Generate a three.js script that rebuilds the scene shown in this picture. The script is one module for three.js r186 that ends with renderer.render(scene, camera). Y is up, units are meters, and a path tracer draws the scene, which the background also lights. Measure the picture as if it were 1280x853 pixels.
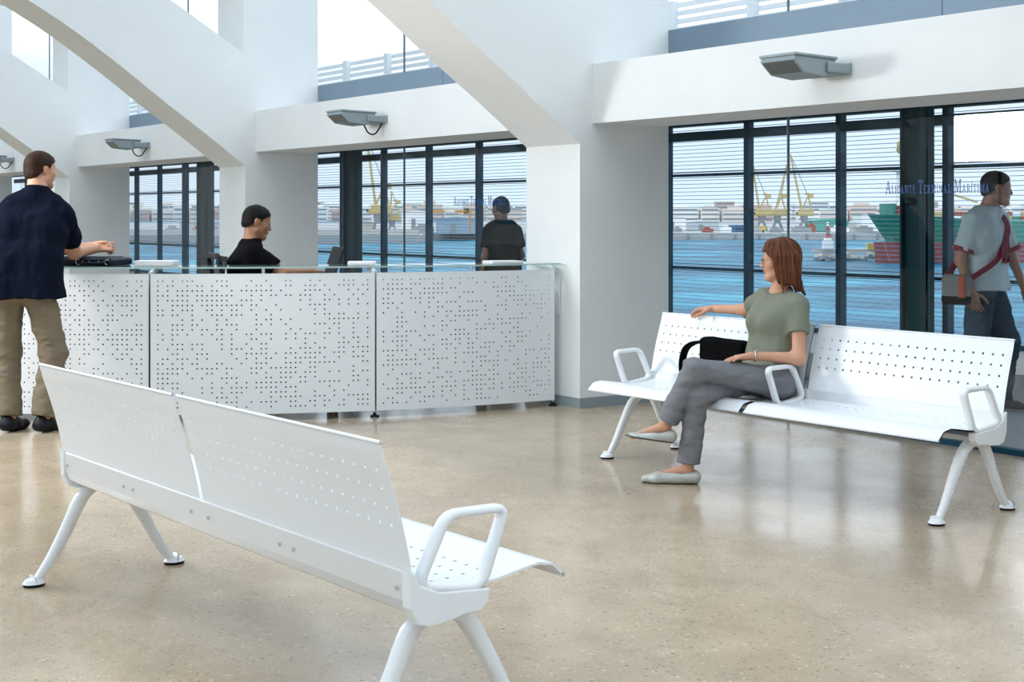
import * as THREE from 'three';
import { mergeGeometries } from 'three/addons/utils/BufferGeometryUtils.js';
import { RoundedBoxGeometry } from 'three/addons/geometries/RoundedBoxGeometry.js';
import { TextGeometry } from 'three/addons/geometries/TextGeometry.js';
import { FontLoader } from 'three/addons/loaders/FontLoader.js';
import { RectAreaLightUniformsLib } from 'three/addons/lights/RectAreaLightUniformsLib.js';

// ---------------------------------------------------------------- camera, sky, lights, exposure
const V3 = THREE.Vector3;
const scene = new THREE.Scene();
const FOCAL = 1780, HORIZON = 269, TURN = Math.atan2(1260, FOCAL);
const EYE = new V3(8.116, 1.4, 7.196);
const AHEAD = new V3(-Math.cos(TURN), 0, -Math.sin(TURN));
const camera = new THREE.PerspectiveCamera(2 * Math.atan(584 / FOCAL) * 180 / Math.PI, 1280 / 1168, 0.1, 4000);
camera.position.copy(EYE);
camera.lookAt(EYE.clone().add(AHEAD));
camera.setViewOffset(1280, 1168, 0, 584 - HORIZON, 1280, 853);

// a bright hazy sky with thin cloud, the same all round
function hash2(x, y) { let h = Math.imul(x | 0, 374761393) + Math.imul(y | 0, 668265263); h = Math.imul(h ^ (h >>> 13), 1274126177); return ((h ^ (h >>> 16)) >>> 0) / 4294967296; }
function vnoise(x, y, px, py) {
  const ix = Math.floor(x), iy = Math.floor(y), fx = x - ix, fy = y - iy, s = fx * fx * (3 - 2 * fx), t = fy * fy * (3 - 2 * fy);
  const w = (a, b) => hash2(px ? ((a % px) + px) % px : a, py ? ((b % py) + py) % py : b);
  return (w(ix, iy) * (1 - s) + w(ix + 1, iy) * s) * (1 - t) + (w(ix, iy + 1) * (1 - s) + w(ix + 1, iy + 1) * s) * t;
}
{
  const W = 1024, H = 512, d = new Float32Array(W * H * 4);
  for (let r = 0; r < H; r++) for (let c = 0; c < W; c++) {
    const up = Math.max(0, Math.sin(((r + 0.5) / H - 0.5) * Math.PI)), k = Math.pow(up, 0.6), v = r / H;
    let cl = 0; for (let o = 0, a = 0.5; o < 5; o++, a *= 0.5) cl += a * vnoise(c / W * 10 * (1 << o), v * 26 * (1 << o), 10 * (1 << o));
    const cloud = Math.min(1, Math.max(0, (cl - 0.36) * 3.2));
    const el = Math.max(0, (r + 0.5) / H * 180 - 90), q = Math.min(1, Math.max(0, (el - 3.5) / 5)), h = q * q * (3 - 2 * q);
    const low = [0.46, 0.60, 0.76], lowWhite = [0.66, 0.73, 0.80], base = [0.88 + 0.47 * k, 1.03 + 0.5 * k, 1.2 + 0.54 * k], white = [1.14 + 0.66 * k, 1.24 + 0.7 * k, 1.34 + 0.75 * k];
    for (let i = 0; i < 3; i++) d[(r * W + c) * 4 + i] = (low[i] + (lowWhite[i] - low[i]) * cloud) * (1 - h) + (base[i] + (white[i] - base[i]) * cloud * 0.8) * h;
    d[(r * W + c) * 4 + 3] = 1;
  }
  const t = new THREE.DataTexture(d, W, H, THREE.RGBAFormat, THREE.FloatType);
  t.mapping = THREE.EquirectangularReflectionMapping; t.magFilter = t.minFilter = THREE.LinearFilter; t.wrapS = THREE.RepeatWrapping; t.needsUpdate = true;
  scene.background = t; scene.environment = t;
  scene.backgroundIntensity = 1; 
}
RectAreaLightUniformsLib.init();
const renderer = new THREE.WebGLRenderer({ antialias: true });
renderer.toneMapping = THREE.LinearToneMapping;
renderer.toneMappingExposure = 1.3;
renderer.shadowMap.enabled = true;

// ---------------------------------------------------------------- helpers
const rgb = (r, g, b) => new THREE.Color().setRGB(r, g, b);
const css = (h) => new THREE.Color(h);
const std = (color, roughness = 0.6, metalness = 0, more = {}) => new THREE.MeshStandardMaterial({ color, roughness, metalness, ...more });
const cloth = (color, roughness = 0.9) => new THREE.MeshPhysicalMaterial({ color, roughness, specularIntensity: 0.12 });
const phys = (color, roughness, more) => new THREE.MeshPhysicalMaterial({ color, roughness, ...more });
const taken = new Map();
function numbered(name) { const n = taken.get(name) ?? 0; taken.set(name, n + 1); return n ? name + '_' + String(n).padStart(3, '0') : name; }
function shade(o) { o.castShadow = o.receiveShadow = true; return o; }
function part(name, geo, m, parent, at, turn) {
  const list = [].concat(geo), o = shade(new THREE.Mesh(list.length > 1 ? merge(list) : list[0], m));
  o.name = name; if (at) o.position.set(...at); if (turn) o.rotation.set(...turn); parent.add(o); return o;
}
function merge(list) {
  return mergeGeometries(list.map((g) => { const n = g.index ? g.toNonIndexed() : g; const q = new THREE.BufferGeometry(); q.setAttribute('position', n.attributes.position); q.setAttribute('normal', n.attributes.normal); q.setAttribute('uv', n.attributes.uv ?? new THREE.BufferAttribute(new Float32Array(n.attributes.position.count * 2), 2)); return q; }));
}
function tag(o, label, category, group) { o.userData.label = label; o.userData.category = category; if (group) o.userData.group = group; return o; }
function thing(name, label, category, at = [0, 0, 0], turn = 0, group) {
  const o = new THREE.Group(); o.name = numbered(name); o.position.set(...at); o.rotation.y = turn; scene.add(o); return tag(o, label, category, group);
}
function setting(name, label, category) { const o = new THREE.Group(); o.name = name; o.userData = { kind: 'structure', label, category }; scene.add(o); return o; }
function slab(name, geo, m, label, category) { const o = part(name, geo, m, scene); o.userData = { kind: 'structure', label, category }; return o; }
// a box between two corners, uv in metres
function box(x0, y0, z0, x1, y1, z1) {
  const g = new THREE.BoxGeometry(x1 - x0, y1 - y0, z1 - z0), p = g.attributes.position, n = g.attributes.normal, uv = g.attributes.uv;
  g.translate((x0 + x1) / 2, (y0 + y1) / 2, (z0 + z1) / 2);
  for (let i = 0; i < p.count; i++) {
    const ax = Math.abs(n.getX(i)), ay = Math.abs(n.getY(i));
    uv.setXY(i, ax > 0.5 ? p.getZ(i) : p.getX(i), ay > 0.5 ? p.getZ(i) : p.getY(i));
  }
  return g;
}
const rbox = (w, h, d, r, x = 0, y = 0, z = 0, s = 2) => new RoundedBoxGeometry(w, h, d, s, r).translate(x, y, z);
function rod(a, b, r0, r1 = r0, n = 8) {
  const A = new V3(...a), B = new V3(...b), g = new THREE.CylinderGeometry(r1, r0, A.distanceTo(B), n);
  g.applyQuaternion(new THREE.Quaternion().setFromUnitVectors(new V3(0, 1, 0), B.clone().sub(A).normalize()));
  return g.translate((A.x + B.x) / 2, (A.y + B.y) / 2, (A.z + B.z) / 2);
}
function beamBox(a, b, w, h) {   // a square bar between two points
  const A = new V3(...a), B = new V3(...b), g = new THREE.BoxGeometry(w, h, A.distanceTo(B));
  const m = new THREE.Matrix4().lookAt(B, A, new V3(0, 1, 0.001)); g.applyMatrix4(m);
  return g.translate((A.x + B.x) / 2, (A.y + B.y) / 2, (A.z + B.z) / 2);
}
function meshOf(pos, idx, uv) {
  const g = new THREE.BufferGeometry(); g.setAttribute('position', new THREE.Float32BufferAttribute(pos, 3));
  g.setAttribute('uv', new THREE.Float32BufferAttribute(uv ?? new Array(pos.length / 3 * 2).fill(0), 2)); g.setIndex(idx); g.computeVertexNormals(); return g;
}
// sweep a rounded section along points; size(i) -> [half width across, half height in plane]; up = direction of the width
function sweep(pts, size, across, closed = false, n = 10, pow = 0.6) {
  const N = pts.length, pos = [], idx = [], P = pts.map((p) => new V3(...p)), W = new V3(...across).normalize();
  for (let i = 0; i < N; i++) {
    const a = P[closed ? (i + N - 1) % N : Math.max(0, i - 1)], b = P[closed ? (i + 1) % N : Math.min(N - 1, i + 1)];
    const t = b.clone().sub(a).normalize(), nn = new V3().crossVectors(W, t).normalize(), ww = new V3().crossVectors(t, nn).normalize(), [sw, sh] = size(i / (closed ? N : N - 1), i);
    for (let k = 0; k < n; k++) {
      const q = k / n * 2 * Math.PI, c = Math.cos(q), s = Math.sin(q);
      const p = P[i].clone().addScaledVector(ww, sw * Math.sign(c) * Math.abs(c) ** pow).addScaledVector(nn, sh * Math.sign(s) * Math.abs(s) ** pow);
      pos.push(p.x, p.y, p.z);
    }
  }
  const R = closed ? N : N - 1;
  for (let i = 0; i < R; i++) for (let k = 0; k < n; k++) {
    const a = i * n + k, b = i * n + (k + 1) % n, c = ((i + 1) % N) * n + k, d = ((i + 1) % N) * n + (k + 1) % n; idx.push(a, c, b, b, c, d);
  }
  if (!closed) for (const [i, f] of [[0, 1], [N - 1, 0]]) {
    const c = pos.length / 3; pos.push(P[i].x, P[i].y, P[i].z);
    for (let k = 0; k < n; k++) { const a = i * n + k, b = i * n + (k + 1) % n; f ? idx.push(c, a, b) : idx.push(c, b, a); }
  }
  return meshOf(pos, idx);
}
function smooth(pts, n, closed = false, tension = 0.5) { return new THREE.CatmullRomCurve3(pts.map((p) => new V3(...p)), closed, 'catmullrom', tension).getPoints(n).map((p) => [p.x, p.y, p.z]); }
// a closed polygon with its corners rounded
function rounded(pts, r, n = 5) {
  const out = [], N = pts.length, P = pts.map((p) => new V3(...p));
  for (let i = 0; i < N; i++) {
    const a = P[(i + N - 1) % N], b = P[i], c = P[(i + 1) % N], rr = Array.isArray(r) ? r[i] : r;
    const p = b.clone().lerp(a, Math.min(0.49, rr / b.distanceTo(a))), q = b.clone().lerp(c, Math.min(0.49, rr / b.distanceTo(c)));
    for (let k = 0; k <= n; k++) { const t = k / n, m = p.clone().multiplyScalar((1 - t) ** 2).addScaledVector(b, 2 * t * (1 - t)).addScaledVector(q, t * t); out.push([m.x, m.y, m.z]); }
  }
  return out;
}
// a perforated sheet: at(u, v) in metres -> point; cells of pitch pu x pv, hole(c, r) -> radius or 0; square turns the holes into squares
function perforated(at, us, vs, hole, thick, square) {
  const pos = [], nor = [], uvs = [], e = 1e-3;
  const norm = (u, v) => { const a = at(u + e, v).sub(at(u - e, v)), b = at(u, v + e).sub(at(u, v - e)); return a.cross(b).normalize(); };
  const put = (u, v, s) => { const n = norm(u, v), p = at(u, v).addScaledVector(n, s * thick / 2); return { p, n: n.multiplyScalar(s), u, v }; };
  const tri = (a, b, c) => { for (const q of [a, b, c]) { pos.push(q.p.x, q.p.y, q.p.z); nor.push(q.n.x, q.n.y, q.n.z); uvs.push(q.u, q.v); } };
  const wall = (a, b, c, d, n) => { for (const q of [a, b, c, b, d, c]) { pos.push(q.p.x, q.p.y, q.p.z); nor.push(n.x, n.y, n.z); uvs.push(q.u, q.v); } };
  const U = us.length - 1, V = vs.length - 1;
  for (let i = 0; i < U; i++) for (let j = 0; j < V; j++) {
    const u0 = us[i], u1 = us[i + 1], v0 = vs[j], v1 = vs[j + 1], r = hole(i, j);
    for (const s of [1, -1]) {
      const c = [[u0, v0], [u1, v0], [u1, v1], [u0, v1]].map(([u, v]) => put(u, v, s)), T = s > 0 ? tri : (a, b, d) => tri(a, d, b);
      if (!r) { T(c[0], c[1], c[2]); T(c[0], c[2], c[3]); continue; }
      const um = (u0 + u1) / 2, vm = (v0 + v1) / 2;
      if (square) {
        const q = [[-1, -1], [1, -1], [1, 1], [-1, 1]].map(([a, b]) => put(um + a * r, vm + b * r, s));
        for (let k = 0; k < 4; k++) { const l = (k + 1) % 4; T(c[k], c[l], q[l]); T(c[k], q[l], q[k]); }
      } else {
        const q = []; for (let k = 0; k < 8; k++) { const a = (-157.5 + 45 * k) * Math.PI / 180; q.push(put(um + r * Math.cos(a), vm + r * Math.sin(a), s)); }
        for (let k = 0; k < 4; k++) { const a = q[2 * k], b = q[2 * k + 1], d = q[(2 * k + 2) % 8], l = (k + 1) % 4; T(c[k], b, a); T(c[k], c[l], d); T(c[k], d, b); }
      }
    }
    if (r) {
      const um = (u0 + u1) / 2, vm = (v0 + v1) / 2, K = square ? 4 : 8;
      for (let k = 0; k < K; k++) {
        const ang = (m) => square ? [[-1, -1], [1, -1], [1, 1], [-1, 1]][m % 4] : [Math.cos((-157.5 + 45 * m) * Math.PI / 180), Math.sin((-157.5 + 45 * m) * Math.PI / 180)];
        const [a0, b0] = ang(k), [a1, b1] = ang(k + 1), A = put(um + a0 * r, vm + b0 * r, 1), B = put(um + a1 * r, vm + b1 * r, 1), C = put(um + a0 * r, vm + b0 * r, -1), D = put(um + a1 * r, vm + b1 * r, -1);
        const mid = A.p.clone().add(B.p).multiplyScalar(0.5), n = at(um, vm).sub(mid); n.addScaledVector(A.n, -n.dot(A.n)).normalize(); wall(A, B, C, D, n);
      }
    }
  }
  const edge = (ua, va, ub, vb, uo, vo) => { const A = put(ua, va, 1), B = put(ub, vb, 1), C = put(ua, va, -1), D = put(ub, vb, -1); const n = at(ua, va).sub(at(ua + uo, va + vo)).normalize(); wall(A, B, C, D, n); };
  for (let i = 0; i < U; i++) { edge(us[i], vs[0], us[i + 1], vs[0], 0, 0.004); edge(us[i], vs[V], us[i + 1], vs[V], 0, -0.004); }
  for (let j = 0; j < V; j++) { edge(us[0], vs[j], us[0], vs[j + 1], 0.004, 0); edge(us[U], vs[j], us[U], vs[j + 1], -0.004, 0); }
  const g = new THREE.BufferGeometry(); g.setAttribute('position', new THREE.Float32BufferAttribute(pos, 3)); g.setAttribute('normal', new THREE.Float32BufferAttribute(nor, 3)); g.setAttribute('uv', new THREE.Float32BufferAttribute(uvs, 2)); return g;
}
let rngState = 7;
const rnd = (a = 0, b = 1) => { rngState = (Math.imul(rngState, 1664525) + 1013904223) >>> 0; return a + (b - a) * rngState / 4294967296; };
// a second set of axes, turned to face the harbour squarely: metres to the right, height, metres out towards the water
const OUT = v3(-0.81619, 0, -0.57777), RIGHT = v3(0.57777, 0, -0.81619), STAND = v3(8.116, 0, 7.196);
function v3(x, y, z) { return new V3(x, y, z); }
const harbour = (right, up, out) => STAND.clone().addScaledVector(RIGHT, right).addScaledVector(OUT, out).setY(up);
function texture(W, H, f, color, rx = 1, ry = 1) {
  const d = new Uint8Array(W * H * 4);
  for (let y = 0; y < H; y++) for (let x = 0; x < W; x++) { const c = f(x, y); for (let i = 0; i < 3; i++) d[(y * W + x) * 4 + i] = Math.max(0, Math.min(255, c[i] ?? c[0])); d[(y * W + x) * 4 + 3] = 255; }
  const t = new THREE.DataTexture(d, W, H); t.magFilter = THREE.LinearFilter; t.minFilter = THREE.LinearMipmapLinearFilter; t.generateMipmaps = true; t.wrapS = t.wrapT = THREE.RepeatWrapping; t.repeat.set(rx, ry);
  if (color) t.colorSpace = THREE.SRGBColorSpace; t.needsUpdate = true; return t;
}
const fbm = (x, y, p, oct) => { let s = 0, a = 0.5; for (let o = 0; o < oct; o++, a *= 0.5) s += a * vnoise(x * p * (1 << o), y * p * (1 << o) + 17.3 * 0, p * (1 << o), p * (1 << o)); return s / (1 - Math.pow(0.5, oct)); };

// ---------------------------------------------------------------- materials
const M = {};
{
  const N = 1024;
  // polished concrete with fine aggregate, 2.6 m to a repeat
  const spots = new Float32Array(N * N);
  for (let k = 0; k < 26000; k++) {
    const x = rnd(0, N), y = rnd(0, N), r = Math.pow(rnd(), 4) * 2.2 + 0.5, a = rnd() < 0.5 ? -rnd(8, 42) : rnd(6, 30);
    for (let j = -3; j <= 3; j++) for (let i = -3; i <= 3; i++) if (i * i + j * j <= r * r) spots[(((y | 0) + j + N) % N) * N + ((x | 0) + i + N) % N] = a;
  }
  const map = texture(N, N, (x, y) => {
    const u = x / N, v = y / N, big = fbm(u, v, 3, 5) - 0.5, mid = fbm(u + 0.37, v + 0.11, 16, 4) - 0.5, s = spots[y * N + x] + (hash2(x, y) - 0.5) * 16, vein = Math.max(0, 1 - Math.abs(fbm(u, v, 5, 5) - 0.52) * 55) * -9;
    const t = big * 34 + mid * 22 + s + vein; return [179 + t, 161 + t * 0.98, 137 + t * 0.95];
  }, true, 1 / 2.6, 1 / 2.6);
  const rough = texture(512, 512, (x, y) => { const u = x / 512, v = y / 512; return [74 + (fbm(u, v, 5, 5) - 0.5) * 90 + (hash2(x, y) - 0.5) * 22]; }, false, 1 / 2.6, 1 / 2.6);
  M.floor = std(0xffffff, 0.8, 0, { map, roughnessMap: rough });
  const plaster = texture(512, 512, (x, y) => { const u = x / 512, v = y / 512; const t = (fbm(u, v, 6, 5) - 0.5) * 9 + (hash2(x, y) - 0.5) * 3; return [246 + t, 247 + t, 246 + t]; }, true, 0.5, 0.5);
  M.plaster = std(rgb(0.85, 0.862, 0.868), 0.75, 0, { map: plaster });
  const waves = texture(1024, 1024, (x, y) => { const u = x / 1024, v = y / 1024; return [255 * (fbm(u, v, 24, 5) * 0.7 + fbm(u + 0.5, v, 7, 3) * 0.3)]; }, false);
  M.waves = waves;
}
M.skirt = std(rgb(0.26, 0.31, 0.33), 0.5);
M.beamSteel = std(rgb(0.18, 0.245, 0.31), 0.55);
M.gallery = phys(rgb(0.012, 0.045, 0.066), 0.6, { specularIntensity: 0.3 });
M.mullion = phys(rgb(0.006, 0.052, 0.088), 0.5, { specularIntensity: 0.35 });
M.column = phys(rgb(0.014, 0.055, 0.068), 0.5, { specularIntensity: 0.35 });
M.slat = phys(rgb(0.50, 0.62, 0.74), 1, { transmission: 0.58, thickness: 0, specularIntensity: 0.2 });
M.glass = phys(rgb(0.95, 0.98, 0.985), 0.0, { transmission: 1, thickness: 0, ior: 1.5, specularIntensity: 0.65 });
M.roofGlass = phys(rgb(0.97, 0.98, 0.98), 0.0, { transmission: 1, thickness: 0, ior: 1.45 });
M.joint = std(rgb(0.10, 0.14, 0.16), 0.5);
M.white = std(rgb(0.80, 0.825, 0.845), 0.36);
M.panel = std(rgb(0.78, 0.815, 0.835), 0.42);
M.alu = std(rgb(0.74, 0.755, 0.77), 0.33, 0.2);
M.chrome = std(rgb(0.62, 0.64, 0.66), 0.25, 1);
M.black = phys(rgb(0.008, 0.008, 0.01), 0.5, { specularIntensity: 0.4 });
M.whiteRail = std(rgb(0.86, 0.88, 0.90), 0.6);
M.lampGrey = std(rgb(0.27, 0.33, 0.36), 0.5);
M.lampGlass = std(rgb(0.10, 0.12, 0.12), 0.25);
M.counterGlass = phys(rgb(0.86, 0.96, 0.94), 0.0, { transmission: 1, thickness: 0, ior: 1.5 });
M.glassEdge = phys(rgb(0.50, 0.68, 0.65), 0.25, { transmission: 0.3, thickness: 0 });

// ---------------------------------------------------------------- the hall
const BAY = 5.69, RIB = 0.66, DEEP = 0.85, SPAN = 18, ROOF = 6.9, X0 = -36, X1 = 14;
slab('floor', box(X0, -0.3, 0, X1, 0, SPAN), M.floor, 'polished beige concrete floor of the hall', 'floor');
// arched ribs across the hall; the profile lies in the (z, y) plane
const soffit = [[0.85, 1.915], [1.3, 2.245], [1.75, 2.56], [2.15, 2.855], [2.64, 3.19], [3.1, 3.46], [4, 3.94], [5, 4.36], [6, 4.69], [7, 4.92], [8, 5.05], [9, 5.09]];
const crown = [[0.87, 3.1], [1.2, 3.3], [1.66, 3.58], [2.3, 3.93], [3.1, 4.33], [4, 4.75], [5, 5.14], [6, 5.45], [7, 5.67], [8, 5.8], [9, 5.84]];
const curveOf = (p, n) => new THREE.SplineCurve(p.map((q) => new THREE.Vector2(...q))).getPoints(n).map((q) => [q.x, q.y]);
{
  const half = curveOf(soffit, 48), top = curveOf(crown, 40), flip = (a) => a.map(([z, y]) => [SPAN - z, y]).reverse();
  const s = new THREE.Shape();
  const outline = [[0, 0], [DEEP, 0], ...half, ...flip(half).slice(1), [SPAN - DEEP, 0], [SPAN, 0], [SPAN, ROOF], [SPAN - 0.87, ROOF], ...flip(top), ...top.slice(0, -1).reverse(), [0.87, ROOF], [0, ROOF]];
  outline.forEach(([z, y], i) => (i ? s.lineTo(-z, y) : s.moveTo(-z, y)));
  const g = new THREE.ExtrudeGeometry(s, { depth: RIB, bevelEnabled: false }); g.rotateY(Math.PI / 2);   // shape x -> -z
  // a lintel over each opening beside the wall
  const rib = merge([g, box(0, 4.3, 0.86, RIB, 4.75, 4.0), box(0, 4.3, SPAN - 4.0, RIB, 4.75, SPAN - 0.86)]), uv = rib.attributes.uv, p = rib.attributes.position; for (let i = 0; i < p.count; i++) uv.setXY(i, p.getZ(i) + p.getX(i), p.getY(i));
  const words = ['white arched rib that stands at the end of the reception counter', 'white arched rib behind the seated clerk', 'white arched rib behind the man in the polo shirt', 'white arched rib two bays beyond the counter', 'white arched rib three bays beyond the counter', 'white arched rib at the far end of the hall', 'white arched rib beyond the empty end of the bench'];
  [0, -1, -2, -3, -4, -5, 1].forEach((k, i) => { const o = slab(numbered('arched_rib'), rib, M.plaster, words[i], 'arch'); o.position.x = k * BAY - RIB; });
}
for (const [k, i] of [[0, 1], [-1, 2], [-2, 3], [-3, 4], [-4, 5], [1, 6]]) {
  const a = k * BAY, b = a + BAY - RIB, bb = k === 1 ? X1 : b;
  const which = ['', 'over the windows beside the bench', 'over the windows behind the counter', 'over the windows behind the man in the polo shirt', 'two bays beyond the counter', 'three bays beyond the counter', 'beyond the empty end of the bench'][i];
  slab(numbered('wall_beam'), box(a, 2.067, 0.08, bb, 2.5, 0.732), M.plaster, 'white concrete beam ' + which, 'beam');
  slab(numbered('gallery_channel'), [box(a, 2.52, -0.12, (a + bb) / 2 - 0.003, 2.8, 0), box((a + bb) / 2 + 0.003, 2.52, -0.12, bb, 2.8, 0)], M.beamSteel, 'blue grey steel channel above the white beam ' + which, 'beam');
}
// skirting round the foot of each rib
[0, -1, -2, -3, 1].forEach((k, i) => {
  const a = k * BAY, t = 0.008;
  slab('trim_' + (i + 1), [box(a - RIB - t, 0, DEEP, a + t, 0.075, DEEP + t), box(a, 0, 0.02, a + t, 0.075, DEEP), box(a - RIB - t, 0, 0.02, a - RIB, 0.075, DEEP)], M.skirt, 'grey blue skirting round the foot of a white rib', 'skirting');
});
slab('wall_far_end', box(X0 - 0.3, 0, 0, X0, ROOF, SPAN), M.plaster, 'white wall closing the far end of the hall', 'wall');
slab('wall_near_end', box(X1, 0, 0, X1 + 0.3, ROOF, SPAN), M.plaster, 'white wall closing the near end of the hall', 'wall');
slab('wall_opposite', [box(X0, 2.067, SPAN - 0.7, X1, 2.8, SPAN), box(X0, 0, SPAN - 0.12, X1, 0.5, SPAN)], M.plaster, 'white beam and sill of the opposite glazed wall', 'wall');
slab('window_5', [box(X0, 0.5, SPAN - 0.06, X1, 2.06, SPAN - 0.055), box(X0, 2.8, SPAN - 0.06, X1, ROOF, SPAN - 0.055)], M.glass, 'glazing of the opposite long wall', 'window');
// glazed roof between solid margins
{
  const bars = []; for (let x = X0; x <= X1; x += 1.895) bars.push(box(x - 0.05, ROOF, 0.4, x + 0.05, ROOF + 0.2, SPAN - 0.4));
  slab('ceiling', [box(X0, ROOF, 0, X1, ROOF + 0.25, 0.4), box(X0, ROOF, SPAN - 0.4, X1, ROOF + 0.25, SPAN), box(X0, ROOF, 8.6, X1, ROOF + 0.25, 9.4), ...bars], M.plaster, 'white roof frame with long skylights', 'ceiling');
  slab('window_4', [box(X0, ROOF + 0.1, 0.4, X1, ROOF + 0.105, 8.6), box(X0, ROOF + 0.1, 9.4, X1, ROOF + 0.105, SPAN - 0.4)], M.roofGlass, 'skylight glazing of the roof', 'skylight');
}
// inner glazing of each bay: panes with butt joints
const font = await new FontLoader().loadAsync('fonts/droid/droid_serif_regular.typeface.json');
const fontBold = await new FontLoader().loadAsync('fonts/droid/droid_serif_bold.typeface.json');
M.letters = std(rgb(0.03, 0.10, 0.36), 0.5);
M.digits = cloth(rgb(0.012, 0.008, 0.006));
function lettering(x, y, len, parent) {
  const out = []; let at = 0;
  for (const word of ['ALICANTE', 'TERMINAL', 'MARÍTIMA']) {
    [...word].forEach((ch, i) => {
      const size = i ? 0.052 : 0.082, g = new TextGeometry(ch, { font, size, depth: 0.0012, curveSegments: 4 }); g.computeBoundingBox();
      const w = g.boundingBox.max.x; g.translate(at, 0, 0); out.push(g); at += w + 0.009;
    });
    at += 0.034;
  }
  const g = merge(out); g.scale(len / at, 1, 1); part('lettering', g, M.letters, parent, [x, y, 0.005]);
  const d = part('lettering', new TextGeometry('20', { font: fontBold, size: 0.05, depth: 0.0012, curveSegments: 4 }), M.digits, parent, [x + len * 0.205, y - 0.075, 0.005]); d.userData.label = 'dark house number on the glass';
}
[[0, [1.23, 3.6], 'beside the bench'], [-1, [-3.88], 'behind the counter'], [-2, [-9.28], 'behind the man in the polo shirt'], [-3, [-15], 'two bays beyond the counter'], [-4, [-20.8], 'three bays beyond the counter'], [1, [8.4, 11.2], 'beyond the empty end of the bench']].forEach(([k, joints, where], i) => {
  const a = k * BAY, b = k === 1 ? X1 : a + BAY - RIB, w = setting('window_' + ['1', '2', '3', '6', '7', '8'][i], 'frameless glazing ' + where, 'window');
  const xs = [a, ...joints.filter((x) => x > a && x < b), b];
  for (let j = 0; j + 1 < xs.length; j++) for (const [y0, y1] of [[0.03, 2.52], [2.8, ROOF]]) part('pane', box(xs[j], y0, -0.006, xs[j + 1], y1, 0), M.glass, w).geometry = new THREE.PlaneGeometry(xs[j + 1] - xs[j], y1 - y0).translate((xs[j] + xs[j + 1]) / 2, (y0 + y1) / 2, -0.003);
  for (const x of xs.slice(1, -1)) for (const [y0, y1] of [[0.03, 2.52], [2.8, ROOF]]) part('joint', box(x - 0.0045, y0, -0.012, x + 0.0045, y1, 0.006), M.joint, w);
  part('base_channel', box(a, 0, -0.03, b, 0.035, 0.03), M.mullion, w);
  if (k === 0) lettering(2.08, 1.535, 0.80, w);
  if (k === -1) lettering(-2.98, 1.49, 0.86, w);
});
// ---------------------------------------------------------------- the gallery outside the glass, with its sunscreen
slab('gallery_floor', box(X0, -0.3, -2.3, X1, -0.005, 0), std(rgb(0.23, 0.26, 0.28), 0.6), 'grey floor of the gallery outside the glass', 'floor');
slab('gallery_ceiling', box(X0, 2.36, -2.2, X1, 2.52, -0.12), M.gallery, 'dark soffit over the outer gallery', 'ceiling');
slab('gallery_fascia', box(X0, 2.245, -2.12, X1, 2.36, -1.98), M.gallery, 'dark fascia along the outer edge of the gallery', 'fascia');
slab('gallery_kerb', box(X0, -0.005, -2.2, X1, 0.2, -2.02), std(rgb(0.3, 0.33, 0.36), 0.6), 'grey kerb along the outer edge of the gallery', 'kerb');
slab('gallery_upstand', box(X0, 0.2, -2.14, X1, 0.385, -2.1), M.whiteRail, 'white strip along the outer edge of the gallery', 'panel');
{
  const w = setting('window_9', 'dark steel sunscreen frame of the outer gallery', 'window frame');
  for (let k = -22; k <= 4; k++) { const x = 0.985 + 1.095 * (k - 0); part('mullion', box(x - 0.027, -0.005, -2.075, x + 0.027, 2.36, -2.0), M.mullion, w); }
  const L = -24, R = X1;
  for (const [y0, y1, z] of [[2.105, 2.19, -2.0], [1.768, 1.794, -2.04], [0.88, 0.908, -2.04], [0.385, 0.425, -2.02]]) part('transom', box(L, y0, z - 0.07, R, y1, z - 0.02), M.mullion, w);
  const cable = []; for (const y of [1.81, 1.755, 0.93, 0.865]) cable.push(box(L, y, -2.125, R, y + 0.006, -2.115)); 
  part('cable', cable, M.mullion, w);
  const sl = []; for (let y = 0.44; y < 2.34; y += 0.037) sl.push(new THREE.BoxGeometry(R - L, 0.0055, 0.006).translate((L + R) / 2, y, -2.16));
  const o = part('slats', sl, M.slat, w); o.userData.kind = 'stuff';
  for (const [x, z] of [[0.86, -1.85], [-3.75, -1.85], [-8.24, -1.85], [-13.07, -1.85], [-17.7, -1.85], [5.45, -1.85]]) part('column', [box(x - 0.1, -0.005, z - 0.012, x + 0.07, 2.36, z + 0.012), box(x + 0.05, -0.005, z - 0.09, x + 0.07, 2.36, z + 0.09), box(x - 0.12, -0.005, z - 0.09, x - 0.1, 2.36, z + 0.09), box(x - 0.1, -0.005, z + 0.03, x + 0.05, 2.36, z + 0.05)], M.column, w);
  const r = setting('gallery_balustrade', 'white slatted balustrade on the roof of the gallery', 'balustrade');
  for (const y of [2.62, 2.7, 2.78, 2.86, 2.94, 3.02, 3.1, 3.18, 3.26, 3.34, 3.42]) part('slat', box(L, y, -2.15, R, y + 0.045, -2.12), M.whiteRail, r);
  for (let k = -22; k <= 4; k++) { const x = 0.985 + 1.095 * k; part('post', box(x - 0.05, 2.52, -2.12, x + 0.05, 3.48, -2.06), M.whiteRail, r); }
}

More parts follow.
